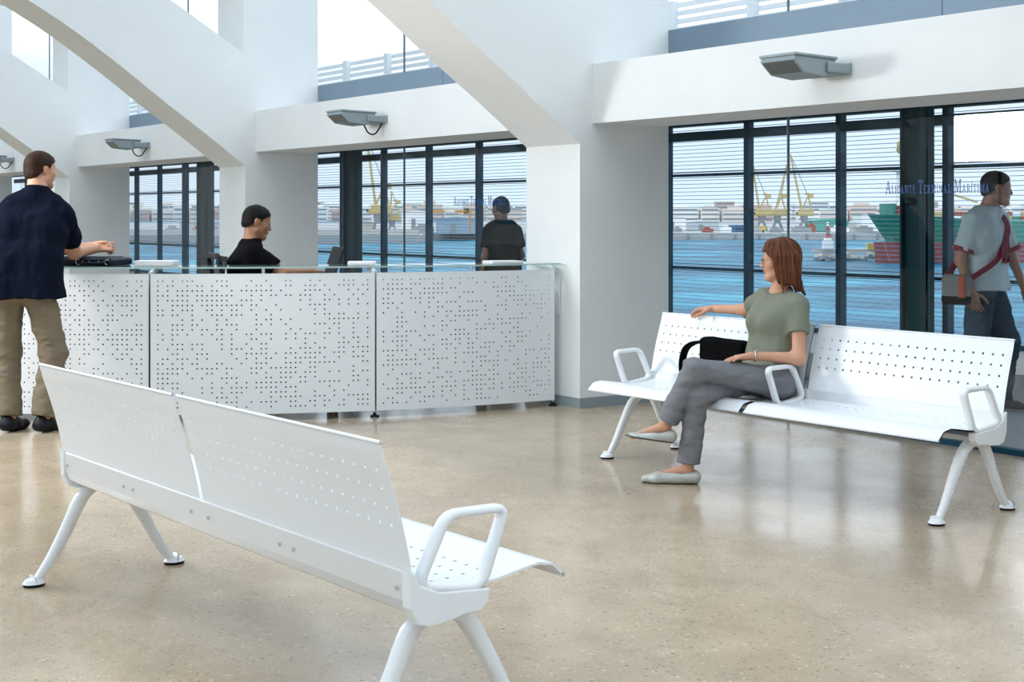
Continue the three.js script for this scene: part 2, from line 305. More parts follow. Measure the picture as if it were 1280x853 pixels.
// ---------------------------------------------------------------- floodlights on the beams
function floodlight(x, where, cable = true) {
  const t = thing('floodlight', 'grey wall floodlight ' + where, 'floodlight', [x, 2.275, 0.732]);
  // head: a shallow wedge pointing out into the hall, tilted down a little
  const s = new THREE.Shape(); [[0.12, 0.028], [0.45, 0.036], [0.455, 0.018], [0.375, -0.05], [0.2, -0.068], [0.12, -0.045]].forEach(([a, b], i) => (i ? s.lineTo(a, b) : s.moveTo(a, b)));
  const body = new THREE.ExtrudeGeometry(s, { depth: 0.26, bevelEnabled: true, bevelSize: 0.005, bevelThickness: 0.005, bevelSegments: 2 }); body.translate(0, 0, -0.13); body.rotateY(-Math.PI / 2);
  part('housing', body, M.lampGrey, t);
  part('lid', [rbox(0.29, 0.018, 0.36, 0.007, 0, 0.036, 0.285)], M.lampGrey, t, [0, 0.003, 0], [-0.022, 0, 0]);
  part('lens', new THREE.BoxGeometry(0.235, 0.004, 0.095), M.lampGlass, t, [0, -0.0205, 0.4195], [-0.704, 0, 0]);
  for (const sx of [-1, 1]) part('bracket', rbox(0.02, 0.06, 0.2, 0.009, sx * 0.148, -0.015, 0.1), M.lampGrey, t);
  part('wall_plate', rbox(0.32, 0.07, 0.02, 0.006, 0, -0.015, 0.011), M.lampGrey, t);
  if (cable) part('cable', new THREE.TubeGeometry(new THREE.CatmullRomCurve3([[0.08, -0.07, 0.2], [0.09, -0.14, 0.16], [0.09, -0.15, 0.1], [0.08, -0.09, 0.04], [0.08, -0.04, 0.012]].map((p) => new V3(...p))), 20, 0.007, 6), M.black, t);
  return t;
}
floodlight(2.285, 'on the beam over the bench and lettered window', false);
floodlight(-3.10, 'on the beam above the counter by the dark silhouette window');
floodlight(-8.85, 'on the beam behind the man in the polo shirt');
floodlight(-14.53, 'on the far beam left of the man in the polo shirt');

// ---------------------------------------------------------------- benches: length along x, front towards +z
const backCurve = new THREE.SplineCurve([[-0.138, 0.47], [-0.152, 0.54], [-0.178, 0.64], [-0.212, 0.745], [-0.228, 0.79], [-0.231, 0.812]].map((p) => new THREE.Vector2(...p)));
const seatCurve = new THREE.SplineCurve([[-0.135, 0.428], [-0.05, 0.414], [0.06, 0.412], [0.17, 0.424], [0.255, 0.438], [0.305, 0.436], [0.342, 0.418], [0.36, 0.396]].map((p) => new THREE.Vector2(...p)));
function makeBench(label) {
  const t = thing('waiting_bench', label, 'bench'), L = 1.185, G = 0.0165;
  const sheet = (curve, u0, u1, holeRows, n) => {
    const len = curve.getLength(), at = (u, v) => { const q = curve.getPointAt(Math.min(1, Math.max(0, v / len))), d = curve.getTangentAt(Math.min(1, Math.max(0, v / len))), over = v < 0 ? v : v > len ? v - len : 0; return new V3(u, q.y + d.y * over, q.x + d.x * over); };
    const us = [u0], vs = [], P = 0.0535, cols = Math.floor((u1 - u0 - 0.04) / P), m = (u1 - u0 - cols * P) / 2; for (let i = 0; i <= cols; i++) us.push(u0 + m + i * P); us.push(u1);
    const R = n; for (let j = 0; j <= R; j++) vs.push(len * j / R);
    return [at, us, vs, (i, j) => (i > 0 && i < us.length - 2 && holeRows.includes(j) ? 0.0066 : 0)];
  };
  for (const [a, b] of [[-L, -G], [G, L]]) {
    const [at, us, vs, hole] = sheet(backCurve, a, b, [2, 3, 4, 5], 7);
    const back = part('backrest', perforated(at, us, vs, hole, 0.005), M.white, t);
    part('rolled_edge', rod([a, 0.812, -0.231], [b, 0.812, -0.231], 0.0055, 0.0055, 8), M.white, back);
    const [at2, us2, vs2, hole2] = sheet(seatCurve, a, b, [1, 2, 3, 4, 5], 10);
    const seat = part('seat', perforated((u, v) => at2(u, v), us2, vs2, hole2, 0.007), M.white, t);
    part('rolled_edge', sweep([[a, 0.396, 0.358], [b, 0.396, 0.358]], () => [0.006, 0.006], [0, 1, 0]), M.white, seat);
  }
  // aluminium rail along the back of the seat
  const rs = new THREE.Shape(); [[-0.140, 0.478], [-0.148, 0.474], [-0.142, 0.40], [-0.128, 0.37], [-0.1, 0.354], [0.02, 0.352], [0.05, 0.365], [0.04, 0.378], [-0.08, 0.378], [-0.118, 0.41], [-0.126, 0.475]].forEach(([z, y], i) => (i ? rs.lineTo(-z, y) : rs.moveTo(-z, y)));
  const rail = part('rail', new THREE.ExtrudeGeometry(rs, { depth: 2 * L - 0.02, bevelEnabled: false }).rotateY(Math.PI / 2).translate(-L + 0.01, 0, 0), M.alu, t);
  for (const x of [-1.13, -0.6, -0.52, -0.06, 0.06, 0.52, 0.6, 1.13]) part('bolt', new THREE.CylinderGeometry(0.006, 0.006, 0.006, 10).rotateX(Math.PI / 2), M.chrome, rail, [x, 0.43, -0.1465]);
  // armrest loops with their brackets
  for (const x of [-L + 0.012, 0, L - 0.012]) {
    const end = Math.abs(x) > 0.5, sgn = Math.sign(x) || 1;
    const loop = rounded([[x, 0.432, -0.118], [x, 0.405, 0.085], [x, 0.602, 0.165], [x, 0.606, -0.025]], [0.05, 0.045, 0.035, 0.035], 6);
    const arm = part('armrest', sweep(loop, (k) => [0.02, 0.012], [1, 0, 0], true, 10, 0.7), M.white, t);
    if (end) {
      const s = new THREE.Shape(); [[-0.147, 0.478], [-0.136, 0.47], [-0.122, 0.44], [-0.06, 0.412], [0.0, 0.406], [0.095, 0.398], [0.092, 0.372], [0.07, 0.352], [0.02, 0.353], [-0.03, 0.342], [-0.09, 0.338], [-0.124, 0.35], [-0.143, 0.39]].forEach(([z, y], i) => (i ? s.lineTo(-z, y) : s.moveTo(-z, y)));
      part('end_cap', new THREE.ExtrudeGeometry(s, { depth: 0.03, bevelEnabled: true, bevelSize: 0.005, bevelThickness: 0.005, bevelSegments: 3 }).rotateY(Math.PI / 2).translate(x - 0.015 + sgn * 0.004, 0, 0), M.white, arm);
    }
  }
  // a pair of splayed legs at each end
  for (const s of [-1, 1]) for (const f of [-1, 1]) {
    const x = s * 1.115, pts = smooth([[x, 0.352, f * 0.012 - 0.015], [x, 0.335, f * 0.055 - 0.01], [x, 0.295, f * 0.098 - 0.006], [x, 0.2, f * 0.152], [x, 0.1, f * 0.208], [x, 0.04, f * 0.25], [x, 0.02, f * 0.268], [x, 0.015, f * 0.278]], 26);
    const leg = part('leg', sweep(pts, (k) => [k < 0.86 ? 0.03 - 0.013 * Math.min(1, k / 0.7) : 0.017 + 0.018 * ((k - 0.86) / 0.14) ** 1.5, k < 0.25 ? 0.022 : k < 0.86 ? 0.026 - 0.011 * (k - 0.25) / 0.61 : 0.015 + 0.017 * ((k - 0.86) / 0.14)], [1, 0, 0], false, 12, 0.75), M.white, t);
    part('foot', new THREE.CylinderGeometry(0.028, 0.037, 0.014, 18).scale(1, 1, 1.15), M.white, leg, [x, 0.018, f * 0.278]);
    part('foot_pad', new THREE.CylinderGeometry(0.0365, 0.034, 0.011, 18).scale(1, 1, 1.15), M.black, leg, [x, 0.0055, f * 0.278]);
    part('bolt', new THREE.CylinderGeometry(0.007, 0.007, 0.012, 10).rotateX(Math.PI / 2), M.chrome, leg, [x, 0.343, f * 0.075 - 0.01]);
  }
  return t;
}
const benchR = makeBench('white perforated metal bench that the woman sits on'); benchR.position.set(2.85, 0, 1.69); benchR.rotation.y = 0.045;
const benchF = benchR.clone(); benchF.name = numbered('waiting_bench'); scene.add(benchF); tag(benchF, 'empty white perforated metal bench turned towards the windows', 'bench');
benchF.position.set(3.80, 0, 5.225); benchF.rotation.y = Math.PI + 0.05; benchF.scale.set(1.01, 1.02, 1.02);

// ---------------------------------------------------------------- reception counter: an arc of perforated panels
const CC = [-5.432, 0.634], CR = 5.228, arc = (deg, r = CR) => [CC[0] + r * Math.cos(deg * Math.PI / 180), CC[1] + r * Math.sin(deg * Math.PI / 180)];
{
  const t = thing('reception_counter', 'curved white reception counter with perforated panels and a glass top', 'counter', [0, 0, 0]);
  const seams = [3.07, 18.3, 35.04, 51.3, 67.5];
  for (let k = 0; k + 1 < seams.length; k++) {
    const a0 = seams[k] + 0.07, a1 = seams[k + 1] - 0.07, wide = (a1 - a0) * Math.PI / 180 * CR, P = 0.0325, cols = Math.floor(wide / P), rows = 29;
    const us = [], vs = []; for (let i = 0; i <= cols; i++) us.push(wide * i / cols); for (let j = 0; j <= rows; j++) vs.push(0.955 * j / rows);
    const at = (u, v) => { const [x, z] = arc(a0 + u / CR * 180 / Math.PI); return new V3(x, 0.047 + v, z); };
    const dens = (i, j) => 0.26 + 0.5 * vnoise(i * 0.23 + k * 31, j * 0.21 + 5);
    part('panel', perforated((u, v) => at(wide - u, v), us, vs, (i, j) => (j > 0 && j < rows - 1 && i > 0 && i < cols - 1 && hash2(i * 7 + k * 1009, j * 13 + 3) < dens(i, j) ? 0.005 : 0), 0.003, true), M.panel, t);
  }
  // posts, levelling feet and the arms that carry the glass
  seams.forEach((a, k) => {
    const [x, z] = arc(a, CR - 0.03), [xi, zi] = arc(a, CR - 0.3), post = part('post', rod([x, 0.018, z], [x, 1.0, z], 0.011), M.chrome, t);
    part('foot', [new THREE.CylinderGeometry(0.012, 0.014, 0.02, 12).translate(x, 0.02, z), new THREE.CylinderGeometry(0.03, 0.034, 0.012, 18).translate(x, 0.006, z)], M.black, post);
    part('arm', sweep(smooth([[x, 0.99, z], [x * 0.8 + xi * 0.2, 1.01, z * 0.8 + zi * 0.2], [x * 0.45 + xi * 0.55, 1.027, z * 0.45 + zi * 0.55], [xi, 1.034, zi]], 10), (q) => [0.028 - 0.012 * q, 0.018 - 0.011 * q], [0, 1, 0]), M.alu, post);
    part('lower_arm', sweep(smooth([[x, 0.06, z], [x * 0.6 + xi * 0.4, 0.10, z * 0.6 + zi * 0.4], [xi, 0.13, zi]], 8), () => [0.012, 0.012], [0, 1, 0]), M.alu, post);
  });
  for (const a of [10.5, 26.7, 43.2, 59]) { const [x, z] = arc(a, CR - 0.03); part('glass_support', [rod([x, 0.985, z], [x, 1.037, z], 0.012, 0.012, 12)], M.chrome, t); }
  {
    const sheet = (r0, y0, r1, y1) => { const pos = [], idx = [], N = 60, a0 = 2.75, a1 = 68; for (let i = 0; i <= N; i++) { const a = a0 + (a1 - a0) * i / N; for (const [r, y] of [[r0, y0], [r1, y1]]) { const [x, z] = arc(a, r); pos.push(x, y, z); } } for (let i = 0; i < N; i++) { const a = i * 2; idx.push(a, a + 2, a + 1, a + 1, a + 2, a + 3); } return meshOf(pos, idx); };
    const top = part('glass_top', sheet(CR - 0.36, 1.0495, CR + 0.03, 1.0495), M.counterGlass, t), [ex, ez] = arc(2.75, CR - 0.165);
    part('edge', [sheet(CR + 0.03, 1.0375, CR + 0.03, 1.0495), sheet(CR - 0.36, 1.0375, CR - 0.36, 1.0495), new THREE.PlaneGeometry(0.39, 0.012).rotateY(Math.PI - 2.75 * Math.PI / 180).translate(ex, 1.0435, ez)], M.glassEdge, top);
  }
  // desk behind the panels
  const pos = [], idx = [], N = 40;
  for (let i = 0; i <= N; i++) { const a = 6 + 58 * i / N; for (const [r, y] of [[CR - 0.1, 0.89], [CR - 0.1, 0.93], [CR - 0.72, 0.93], [CR - 0.72, 0.89]]) { const [x, z] = arc(a, r); pos.push(x, y, z); } }
  for (let i = 0; i < N; i++) for (let k = 0; k < 4; k++) { const a = i * 4 + k, b = i * 4 + (k + 1) % 4; idx.push(a, a + 4, b, b, a + 4, b + 4); }
  idx.push(0, 1, 2, 0, 2, 3, N * 4, N * 4 + 2, N * 4 + 1, N * 4, N * 4 + 3, N * 4 + 2);
  const g = meshOf(pos, idx).toNonIndexed(); g.computeVertexNormals(); part('desk_top', g, std(rgb(0.12, 0.13, 0.14), 0.5), t);
  { const pos2 = [], idx2 = []; for (let i = 0; i <= N; i++) { const a = 5 + 60 * i / N; for (const [r, y] of [[CR - 0.13, 0.05], [CR - 0.13, 0.889], [CR - 0.15, 0.889], [CR - 0.15, 0.05]]) { const [x, z] = arc(a, r); pos2.push(x, y, z); } }
    for (let i = 0; i < N; i++) for (let k = 0; k < 4; k++) { const a = i * 4 + k, b = i * 4 + (k + 1) % 4; idx2.push(a, a + 4, b, b, a + 4, b + 4); }
    const g2 = meshOf(pos2, idx2).toNonIndexed(); g2.computeVertexNormals(); part('desk_front', g2, phys(rgb(0.035, 0.04, 0.045), 0.6, { specularIntensity: 0.3 }), t); }
  for (const a of [7.5, 21, 35, 49, 62]) { const [x, z] = arc(a, CR - 0.42); part('desk_leg', box(x - 0.03, 0, z - 0.03, x + 0.03, 0.89, z + 0.03), M.column, t); }
}
// ---------------------------------------------------------------- the photographer's softbox at the far side of the counter
{
  const p = harbour(-5.6, 1.4, 8.4);
  const aim = new V3(2.4, 1.2, 3.2);
  const t = thing('studio_softbox', 'large white softbox on a black stand beside the counter', 'studio light', [p.x, 0, p.z], Math.atan2(aim.x - p.x, aim.z - p.z));
  const y = 2.45;
  part('shell', [new THREE.CylinderGeometry(0.12, 0.72, 0.45, 4, 1, true).rotateY(Math.PI / 4).rotateX(-Math.PI / 2).scale(1.18, 0.88, 1).translate(0, y, -0.24)], std(rgb(0.02, 0.02, 0.02), 0.6, 0, { side: THREE.DoubleSide }), t);
  part('glowing_lamp_face', new THREE.BoxGeometry(1.18, 0.86, 0.012).translate(0, y, 0), new THREE.MeshStandardMaterial({ color: 0xffffff, emissive: 0xffffff, emissiveIntensity: 34 }), t);
  part('stand', [rod([0, 0.3, -0.3], [0, y, -0.3], 0.018), ...[0, 1, 2].map((k) => rod([0, 0.5, -0.3], [0.55 * Math.cos(k * 2.1), 0.015, -0.3 + 0.55 * Math.sin(k * 2.1)], 0.012))], M.black, t);
  const l = new THREE.RectAreaLight(0xffffff, 14, 1.18, 0.86); l.position.set(0, y, 0.02); l.rotation.y = Math.PI; t.add(l);
}

// ---------------------------------------------------------------- figures: smooth unions of tapered limbs, meshed by surface nets
const v = (x, y, z) => new V3(x, y, z), mixV = (a, b, t) => a.clone().lerp(b, t);
const hash3 = (x, y, z) => { let h = Math.imul(x | 0, 374761393) + Math.imul(y | 0, 668265263) + Math.imul(z | 0, 2147483647 ^ 1013904223); h = Math.imul(h ^ (h >>> 13), 1274126177); return ((h ^ (h >>> 16)) >>> 0) / 4294967296; };
function noise3(x, y, z) {
  const i = Math.floor(x), j = Math.floor(y), k = Math.floor(z), a = x - i, b = y - j, c = z - k, s = a * a * (3 - 2 * a), t = b * b * (3 - 2 * b), u = c * c * (3 - 2 * c), L = (p, q, w) => p + (q - p) * w;
  return L(L(L(hash3(i, j, k), hash3(i + 1, j, k), s), L(hash3(i, j + 1, k), hash3(i + 1, j + 1, k), s), t), L(L(hash3(i, j, k + 1), hash3(i + 1, j, k + 1), s), L(hash3(i, j + 1, k + 1), hash3(i + 1, j + 1, k + 1), s), t), u) - 0.5;
}
const smin = (a, b, k) => { const h = Math.max(0, k - Math.abs(a - b)) / k; return Math.min(a, b) - h * h * k * 0.25; };
const smax = (a, b, k) => -smin(-a, -b, k);
function cone(a, b, ra, rb) {
  const ax = a.x, ay = a.y, az = a.z, dx = b.x - ax, dy = b.y - ay, dz = b.z - az, q = 1 / (dx * dx + dy * dy + dz * dz + 1e-12);
  return (x, y, z) => { const px = x - ax, py = y - ay, pz = z - az, t = Math.min(1, Math.max(0, (px * dx + py * dy + pz * dz) * q)); return Math.hypot(px - t * dx, py - t * dy, pz - t * dz) - ra - (rb - ra) * t; };
}
function plank(a, b, side, wa, wb, ra, rb) {   // a lofted flat trunk: half widths along side, then rounded by the radii
  const ax = a.x, ay = a.y, az = a.z, dx = b.x - ax, dy = b.y - ay, dz = b.z - az, q = 1 / (dx * dx + dy * dy + dz * dz + 1e-12), sx = side.x, sy = side.y, sz = side.z;
  return (x, y, z) => {
    let px = x - ax, py = y - ay, pz = z - az; const t = Math.min(1, Math.max(0, (px * dx + py * dy + pz * dz) * q));
    px -= t * dx; py -= t * dy; pz -= t * dz; const w = wa + (wb - wa) * t, e = Math.min(w, Math.max(-w, px * sx + py * sy + pz * sz));
    return Math.hypot(px - e * sx, py - e * sy, pz - e * sz) - ra - (rb - ra) * t;
  };
}
function egg(c, r, X = v(1, 0, 0), Y = v(0, 1, 0), Z = v(0, 0, 1)) {
  return (x, y, z) => {
    const px = x - c.x, py = y - c.y, pz = z - c.z, a = px * X.x + py * X.y + pz * X.z, b = px * Y.x + py * Y.y + pz * Y.z, d = px * Z.x + py * Z.y + pz * Z.z;
    const k0 = Math.hypot(a / r[0], b / r[1], d / r[2]), k1 = Math.hypot(a / r[0] ** 2, b / r[1] ** 2, d / r[2] ** 2); return k1 < 1e-9 ? -Math.min(...r) : k0 * (k0 - 1) / k1;
  };
}
const half = (c, n) => { const m = n.clone().normalize(), o = m.dot(c); return (x, y, z) => x * m.x + y * m.y + z * m.z - o; };   // positive on the side n points to
const join = (list, k) => (x, y, z) => { let d = 1e9; for (const f of list) d = d > 1e8 ? f(x, y, z) : smin(d, f(x, y, z), k); return d; };
const either = (list) => (x, y, z) => { let d = 1e9; for (const f of list) d = Math.min(d, f(x, y, z)); return d; };
const cut = (f, ...planes) => (x, y, z) => { let d = f(x, y, z); for (const p of planes) d = Math.max(d, p(x, y, z)); return d; };
const grow = (f, r) => (x, y, z) => f(x, y, z) - r;
function nets(f, lo, hi, h, tint) {
  const nx = Math.ceil((hi.x - lo.x) / h) + 1, ny = Math.ceil((hi.y - lo.y) / h) + 1, nz = Math.ceil((hi.z - lo.z) / h) + 1, F = new Float32Array(nx * ny * nz).fill(1), B = 4, reach = h * B * 0.95 + 0.006;
  const id = (i, j, k) => (k * ny + j) * nx + i;
  for (let bk = 0; bk < nz; bk += B) for (let bj = 0; bj < ny; bj += B) for (let bi = 0; bi < nx; bi += B) {
    const d = f(lo.x + (bi + B / 2) * h, lo.y + (bj + B / 2) * h, lo.z + (bk + B / 2) * h), far = Math.abs(d) > reach;
    for (let k = bk; k < Math.min(nz, bk + B); k++) for (let j = bj; j < Math.min(ny, bj + B); j++) for (let i = bi; i < Math.min(nx, bi + B); i++) F[id(i, j, k)] = far ? d : f(lo.x + i * h, lo.y + j * h, lo.z + k * h);
  }
  const cell = new Int32Array(nx * ny * nz).fill(-1), pos = [], nor = [], idx = [], col = [];
  for (let k = 0; k < nz - 1; k++) for (let j = 0; j < ny - 1; j++) for (let i = 0; i < nx - 1; i++) {
    let m = 0; const g = []; for (let c = 0; c < 8; c++) { const w = F[id(i + (c & 1), j + ((c >> 1) & 1), k + (c >> 2))]; g.push(w); if (w < 0) m |= 1 << c; }
    if (m === 0 || m === 255) continue;
    let n = 0, x = 0, y = 0, z = 0;
    for (let a = 0; a < 8; a++) for (const bit of [1, 2, 4]) { const b = a | bit; if (b === a || (m >> a & 1) === (m >> b & 1)) continue; const t = g[a] / (g[a] - g[b]); x += (a & 1) + (bit === 1 ? t : 0); y += ((a >> 1) & 1) + (bit === 2 ? t : 0); z += (a >> 2) + (bit === 4 ? t : 0); n++; }
    x = lo.x + (i + x / n) * h; y = lo.y + (j + y / n) * h; z = lo.z + (k + z / n) * h;
    const e = h * 0.6, gx = f(x + e, y, z) - f(x - e, y, z), gy = f(x, y + e, z) - f(x, y - e, z), gz = f(x, y, z + e) - f(x, y, z - e), q = 1 / (Math.hypot(gx, gy, gz) || 1);
    cell[id(i, j, k)] = pos.length / 3; pos.push(x, y, z); nor.push(gx * q, gy * q, gz * q);
    if (tint) { const c = tint(x, y, z); col.push(c[0], c[1], c[2]); }
  }
  const quad = (a, b, c, d, flip) => { if (a < 0 || b < 0 || c < 0 || d < 0) return; flip ? idx.push(a, c, b, a, d, c) : idx.push(a, b, c, a, c, d); };
  for (let k = 1; k < nz - 1; k++) for (let j = 1; j < ny - 1; j++) for (let i = 1; i < nx - 1; i++) {
    const s = F[id(i, j, k)] < 0;
    if (s !== F[id(i + 1, j, k)] < 0) quad(cell[id(i, j - 1, k - 1)], cell[id(i, j, k - 1)], cell[id(i, j, k)], cell[id(i, j - 1, k)], !s);
    if (s !== F[id(i, j + 1, k)] < 0) quad(cell[id(i - 1, j, k - 1)], cell[id(i - 1, j, k)], cell[id(i, j, k)], cell[id(i, j, k - 1)], !s);
    if (s !== F[id(i, j, k + 1)] < 0) quad(cell[id(i - 1, j - 1, k)], cell[id(i, j - 1, k)], cell[id(i, j, k)], cell[id(i - 1, j, k)], !s);
  }
  const g = new THREE.BufferGeometry(); g.setAttribute('position', new THREE.Float32BufferAttribute(pos, 3)); g.setAttribute('normal', new THREE.Float32BufferAttribute(nor, 3)); g.setAttribute('uv', new THREE.Float32BufferAttribute(new Float32Array(pos.length / 3 * 2), 2));
  if (tint) g.setAttribute('color', new THREE.Float32BufferAttribute(col, 3)); g.setIndex(idx); return g;
}
const span = (pts, pad) => { const b = new THREE.Box3().setFromPoints(pts); return [b.min.subScalar(pad), b.max.addScalar(pad)]; };
function fuse(list) {   // indexed meshes with colours
  let n = 0; const P = [], N = [], C = [], I = [];
  for (const g of list) { for (const x of g.attributes.position.array) P.push(x); for (const x of g.attributes.normal.array) N.push(x); for (const x of g.attributes.color.array) C.push(x); for (const i of g.index.array) I.push(i + n); n += g.attributes.position.count; }
  const g = new THREE.BufferGeometry(); g.setAttribute('position', new THREE.Float32BufferAttribute(P, 3)); g.setAttribute('normal', new THREE.Float32BufferAttribute(N, 3)); g.setAttribute('color', new THREE.Float32BufferAttribute(C, 3)); g.setAttribute('uv', new THREE.Float32BufferAttribute(new Float32Array(n * 2), 2)); g.setIndex(I); return g;
}
// a head: c centre between the ears, axes from the way it looks and its crown
function headFrame(c, look, crown = v(0, 1, 0), s = 1) { const f = look.clone().normalize(), l = new V3().crossVectors(crown, f).normalize(), u = new V3().crossVectors(f, l).normalize(); const at = (x, y, z) => c.clone().addScaledVector(l, x * s).addScaledVector(u, y * s).addScaledVector(f, z * s); return { c, f, l, u, at, s }; }
function headField(H, male, s = 1) {
  const A = (x, y, z) => H.at(x * s, y * s, z * s), E = (x, y, z, a, b, c) => egg(A(x, y, z), [a * s, b * s, c * s], H.l, H.u, H.f), K = (p, q, ra, rb) => cone(A(...p), A(...q), ra * s, rb * s), jw = male ? 1.1 : 0.96;
  const skull = join([E(0, 0.034, -0.014, 0.073, 0.083, 0.094), E(0, 0.035, 0.03, 0.064, 0.066, 0.06), E(0, -0.028, 0.032, 0.056 * jw, 0.078, 0.058), K([0.046 * jw, -0.058, 0.0], [0.014, -0.1, 0.062], 0.019, 0.017), K([-0.046 * jw, -0.058, 0.0], [-0.014, -0.1, 0.062], 0.019, 0.017), E(0, -0.1, 0.07, 0.02 * jw, 0.017, 0.018), E(0.04, -0.024, 0.055, 0.024, 0.024, 0.022), E(-0.04, -0.024, 0.055, 0.024, 0.024, 0.022)], 0.03 * s);
  const brow = join([skull, K([-0.036, 0.019, 0.074], [0.036, 0.019, 0.074], male ? 0.0125 : 0.0105, male ? 0.0125 : 0.0105), E(0, 0.0, 0.084, 0.012, 0.02, 0.012)], 0.016 * s);
  const sock = either([E(0.031, 0.002, 0.099, 0.017, 0.011, 0.015), E(-0.031, 0.002, 0.099, 0.017, 0.011, 0.015)]);
  const hollow = (x, y, z) => smax(brow(x, y, z), -sock(x, y, z), 0.014 * s);
  const bits = [K([0, 0.008, 0.088], [0, -0.03, 0.106], 0.0085, 0.0112), E(0, -0.036, 0.101, 0.0165, 0.008, 0.011), E(0, -0.056, 0.089, 0.022, 0.0065, 0.0115), E(0, -0.068, 0.0885, 0.019, 0.007, 0.0105)];
  const eyes = either([E(0.031, 0.001, 0.079, 0.0125, 0.0115, 0.0115), E(-0.031, 0.001, 0.079, 0.0125, 0.0115, 0.0115)]);
  const ears = [1, -1].map((e) => join([E(e * 0.075, -0.002, -0.012, 0.008, 0.031, 0.019), E(e * 0.08, 0.008, -0.02, 0.007, 0.022, 0.015)], 0.01 * s)), nose = join(bits, 0.007 * s);
  return (x, y, z) => { let d = hollow(x, y, z); d = smin(d, nose(x, y, z), 0.011 * s); d = Math.min(d, eyes(x, y, z)); d = smin(d, ears[0](x, y, z), 0.006 * s); return smin(d, ears[1](x, y, z), 0.006 * s); };
}
function handField(w, d, n, s, curl = [0.3, 0.3, 0.3, 0.3], thumb = [0.5, 0.6, 0.25], k = 1, spread = 0.05) {
  d = d.clone().normalize(); n = n.clone().addScaledVector(d, -n.dot(d)).normalize(); s = s.clone().addScaledVector(d, -s.dot(d)).addScaledVector(n, -s.dot(n)).normalize();
  const P = (a, b, c) => w.clone().addScaledVector(d, a * k).addScaledVector(s, b * k).addScaledVector(n, c * k), pts = [w.clone()];
  const palm = join([plank(P(0.012, 0, 0), P(0.082, 0, 0), s, 0.016 * k, 0.028 * k, 0.0165 * k, 0.012 * k), egg(P(0.035, 0.022, 0.009), [0.026 * k, 0.016 * k, 0.014 * k], d, s, n)], 0.015 * k);
  const fingers = [0.0275, 0.0095, -0.0085, -0.026].map((o, i) => {
    const len = [0.071, 0.079, 0.073, 0.057][i] * k; let a = P(0.082 - Math.abs(o) * 0.15, o, 0), ang = 0; const segs = [];
    [0.45, 0.31, 0.26].forEach((q, m) => {
      ang += curl[i] * [0.8, 1.1, 0.8][m]; const dir = d.clone().multiplyScalar(Math.cos(ang)).addScaledVector(n, Math.sin(ang)).addScaledVector(s, (1.5 - i) * spread).normalize();
      const b = a.clone().addScaledVector(dir, len * q), r = (0.0088 - 0.0009 * m - (i === 3 ? 0.001 : 0)) * k; segs.push(cone(a, b, r, r - 0.0008 * k)); a = b; pts.push(b);
    });
    return join(segs, 0.003 * k);
  });
  { let a = P(0.022, 0.022, 0.006); const dir0 = d.clone().multiplyScalar(thumb[0]).addScaledVector(s, thumb[1]).addScaledVector(n, thumb[2]).normalize(), segs = []; [[0.042, 0.0125], [0.032, 0.0102], [0.026, 0.009]].forEach(([l, r], m) => { const dir = dir0.clone().addScaledVector(d, 0.35 * m).addScaledVector(s, -0.18 * m).normalize(), b = a.clone().addScaledVector(dir, l * k); segs.push(cone(a, b, r * k, (r - 0.001) * k)); a = b; pts.push(b); }); fingers.push(join(segs, 0.006 * k)); }
  const f = either(fingers); return { f: (x, y, z) => smin(palm(x, y, z), f(x, y, z), 0.007 * k), pts };
}
const skinTint = (base, H, male) => (x, y, z) => {
  let c = base; if (H) { const q = v(x, y, z).sub(H.c), a = q.dot(H.l), b = q.dot(H.u), d = q.dot(H.f); if (!male && d > 0.085 && Math.abs(a) < 0.021 && b < -0.05 && b > -0.075) c = [base[0] * 0.86, base[1] * 0.55, base[2] * 0.6]; }
  const n = 1 + 0.06 * noise3(x * 60, y * 60, z * 60) + 0.05 * noise3(x * 17, y * 17, z * 17); return [c[0] * n, c[1] * n, c[2] * n];
};
const M_skin = new THREE.MeshPhysicalMaterial({ color: 0xffffff, roughness: 0.52, vertexColors: true });
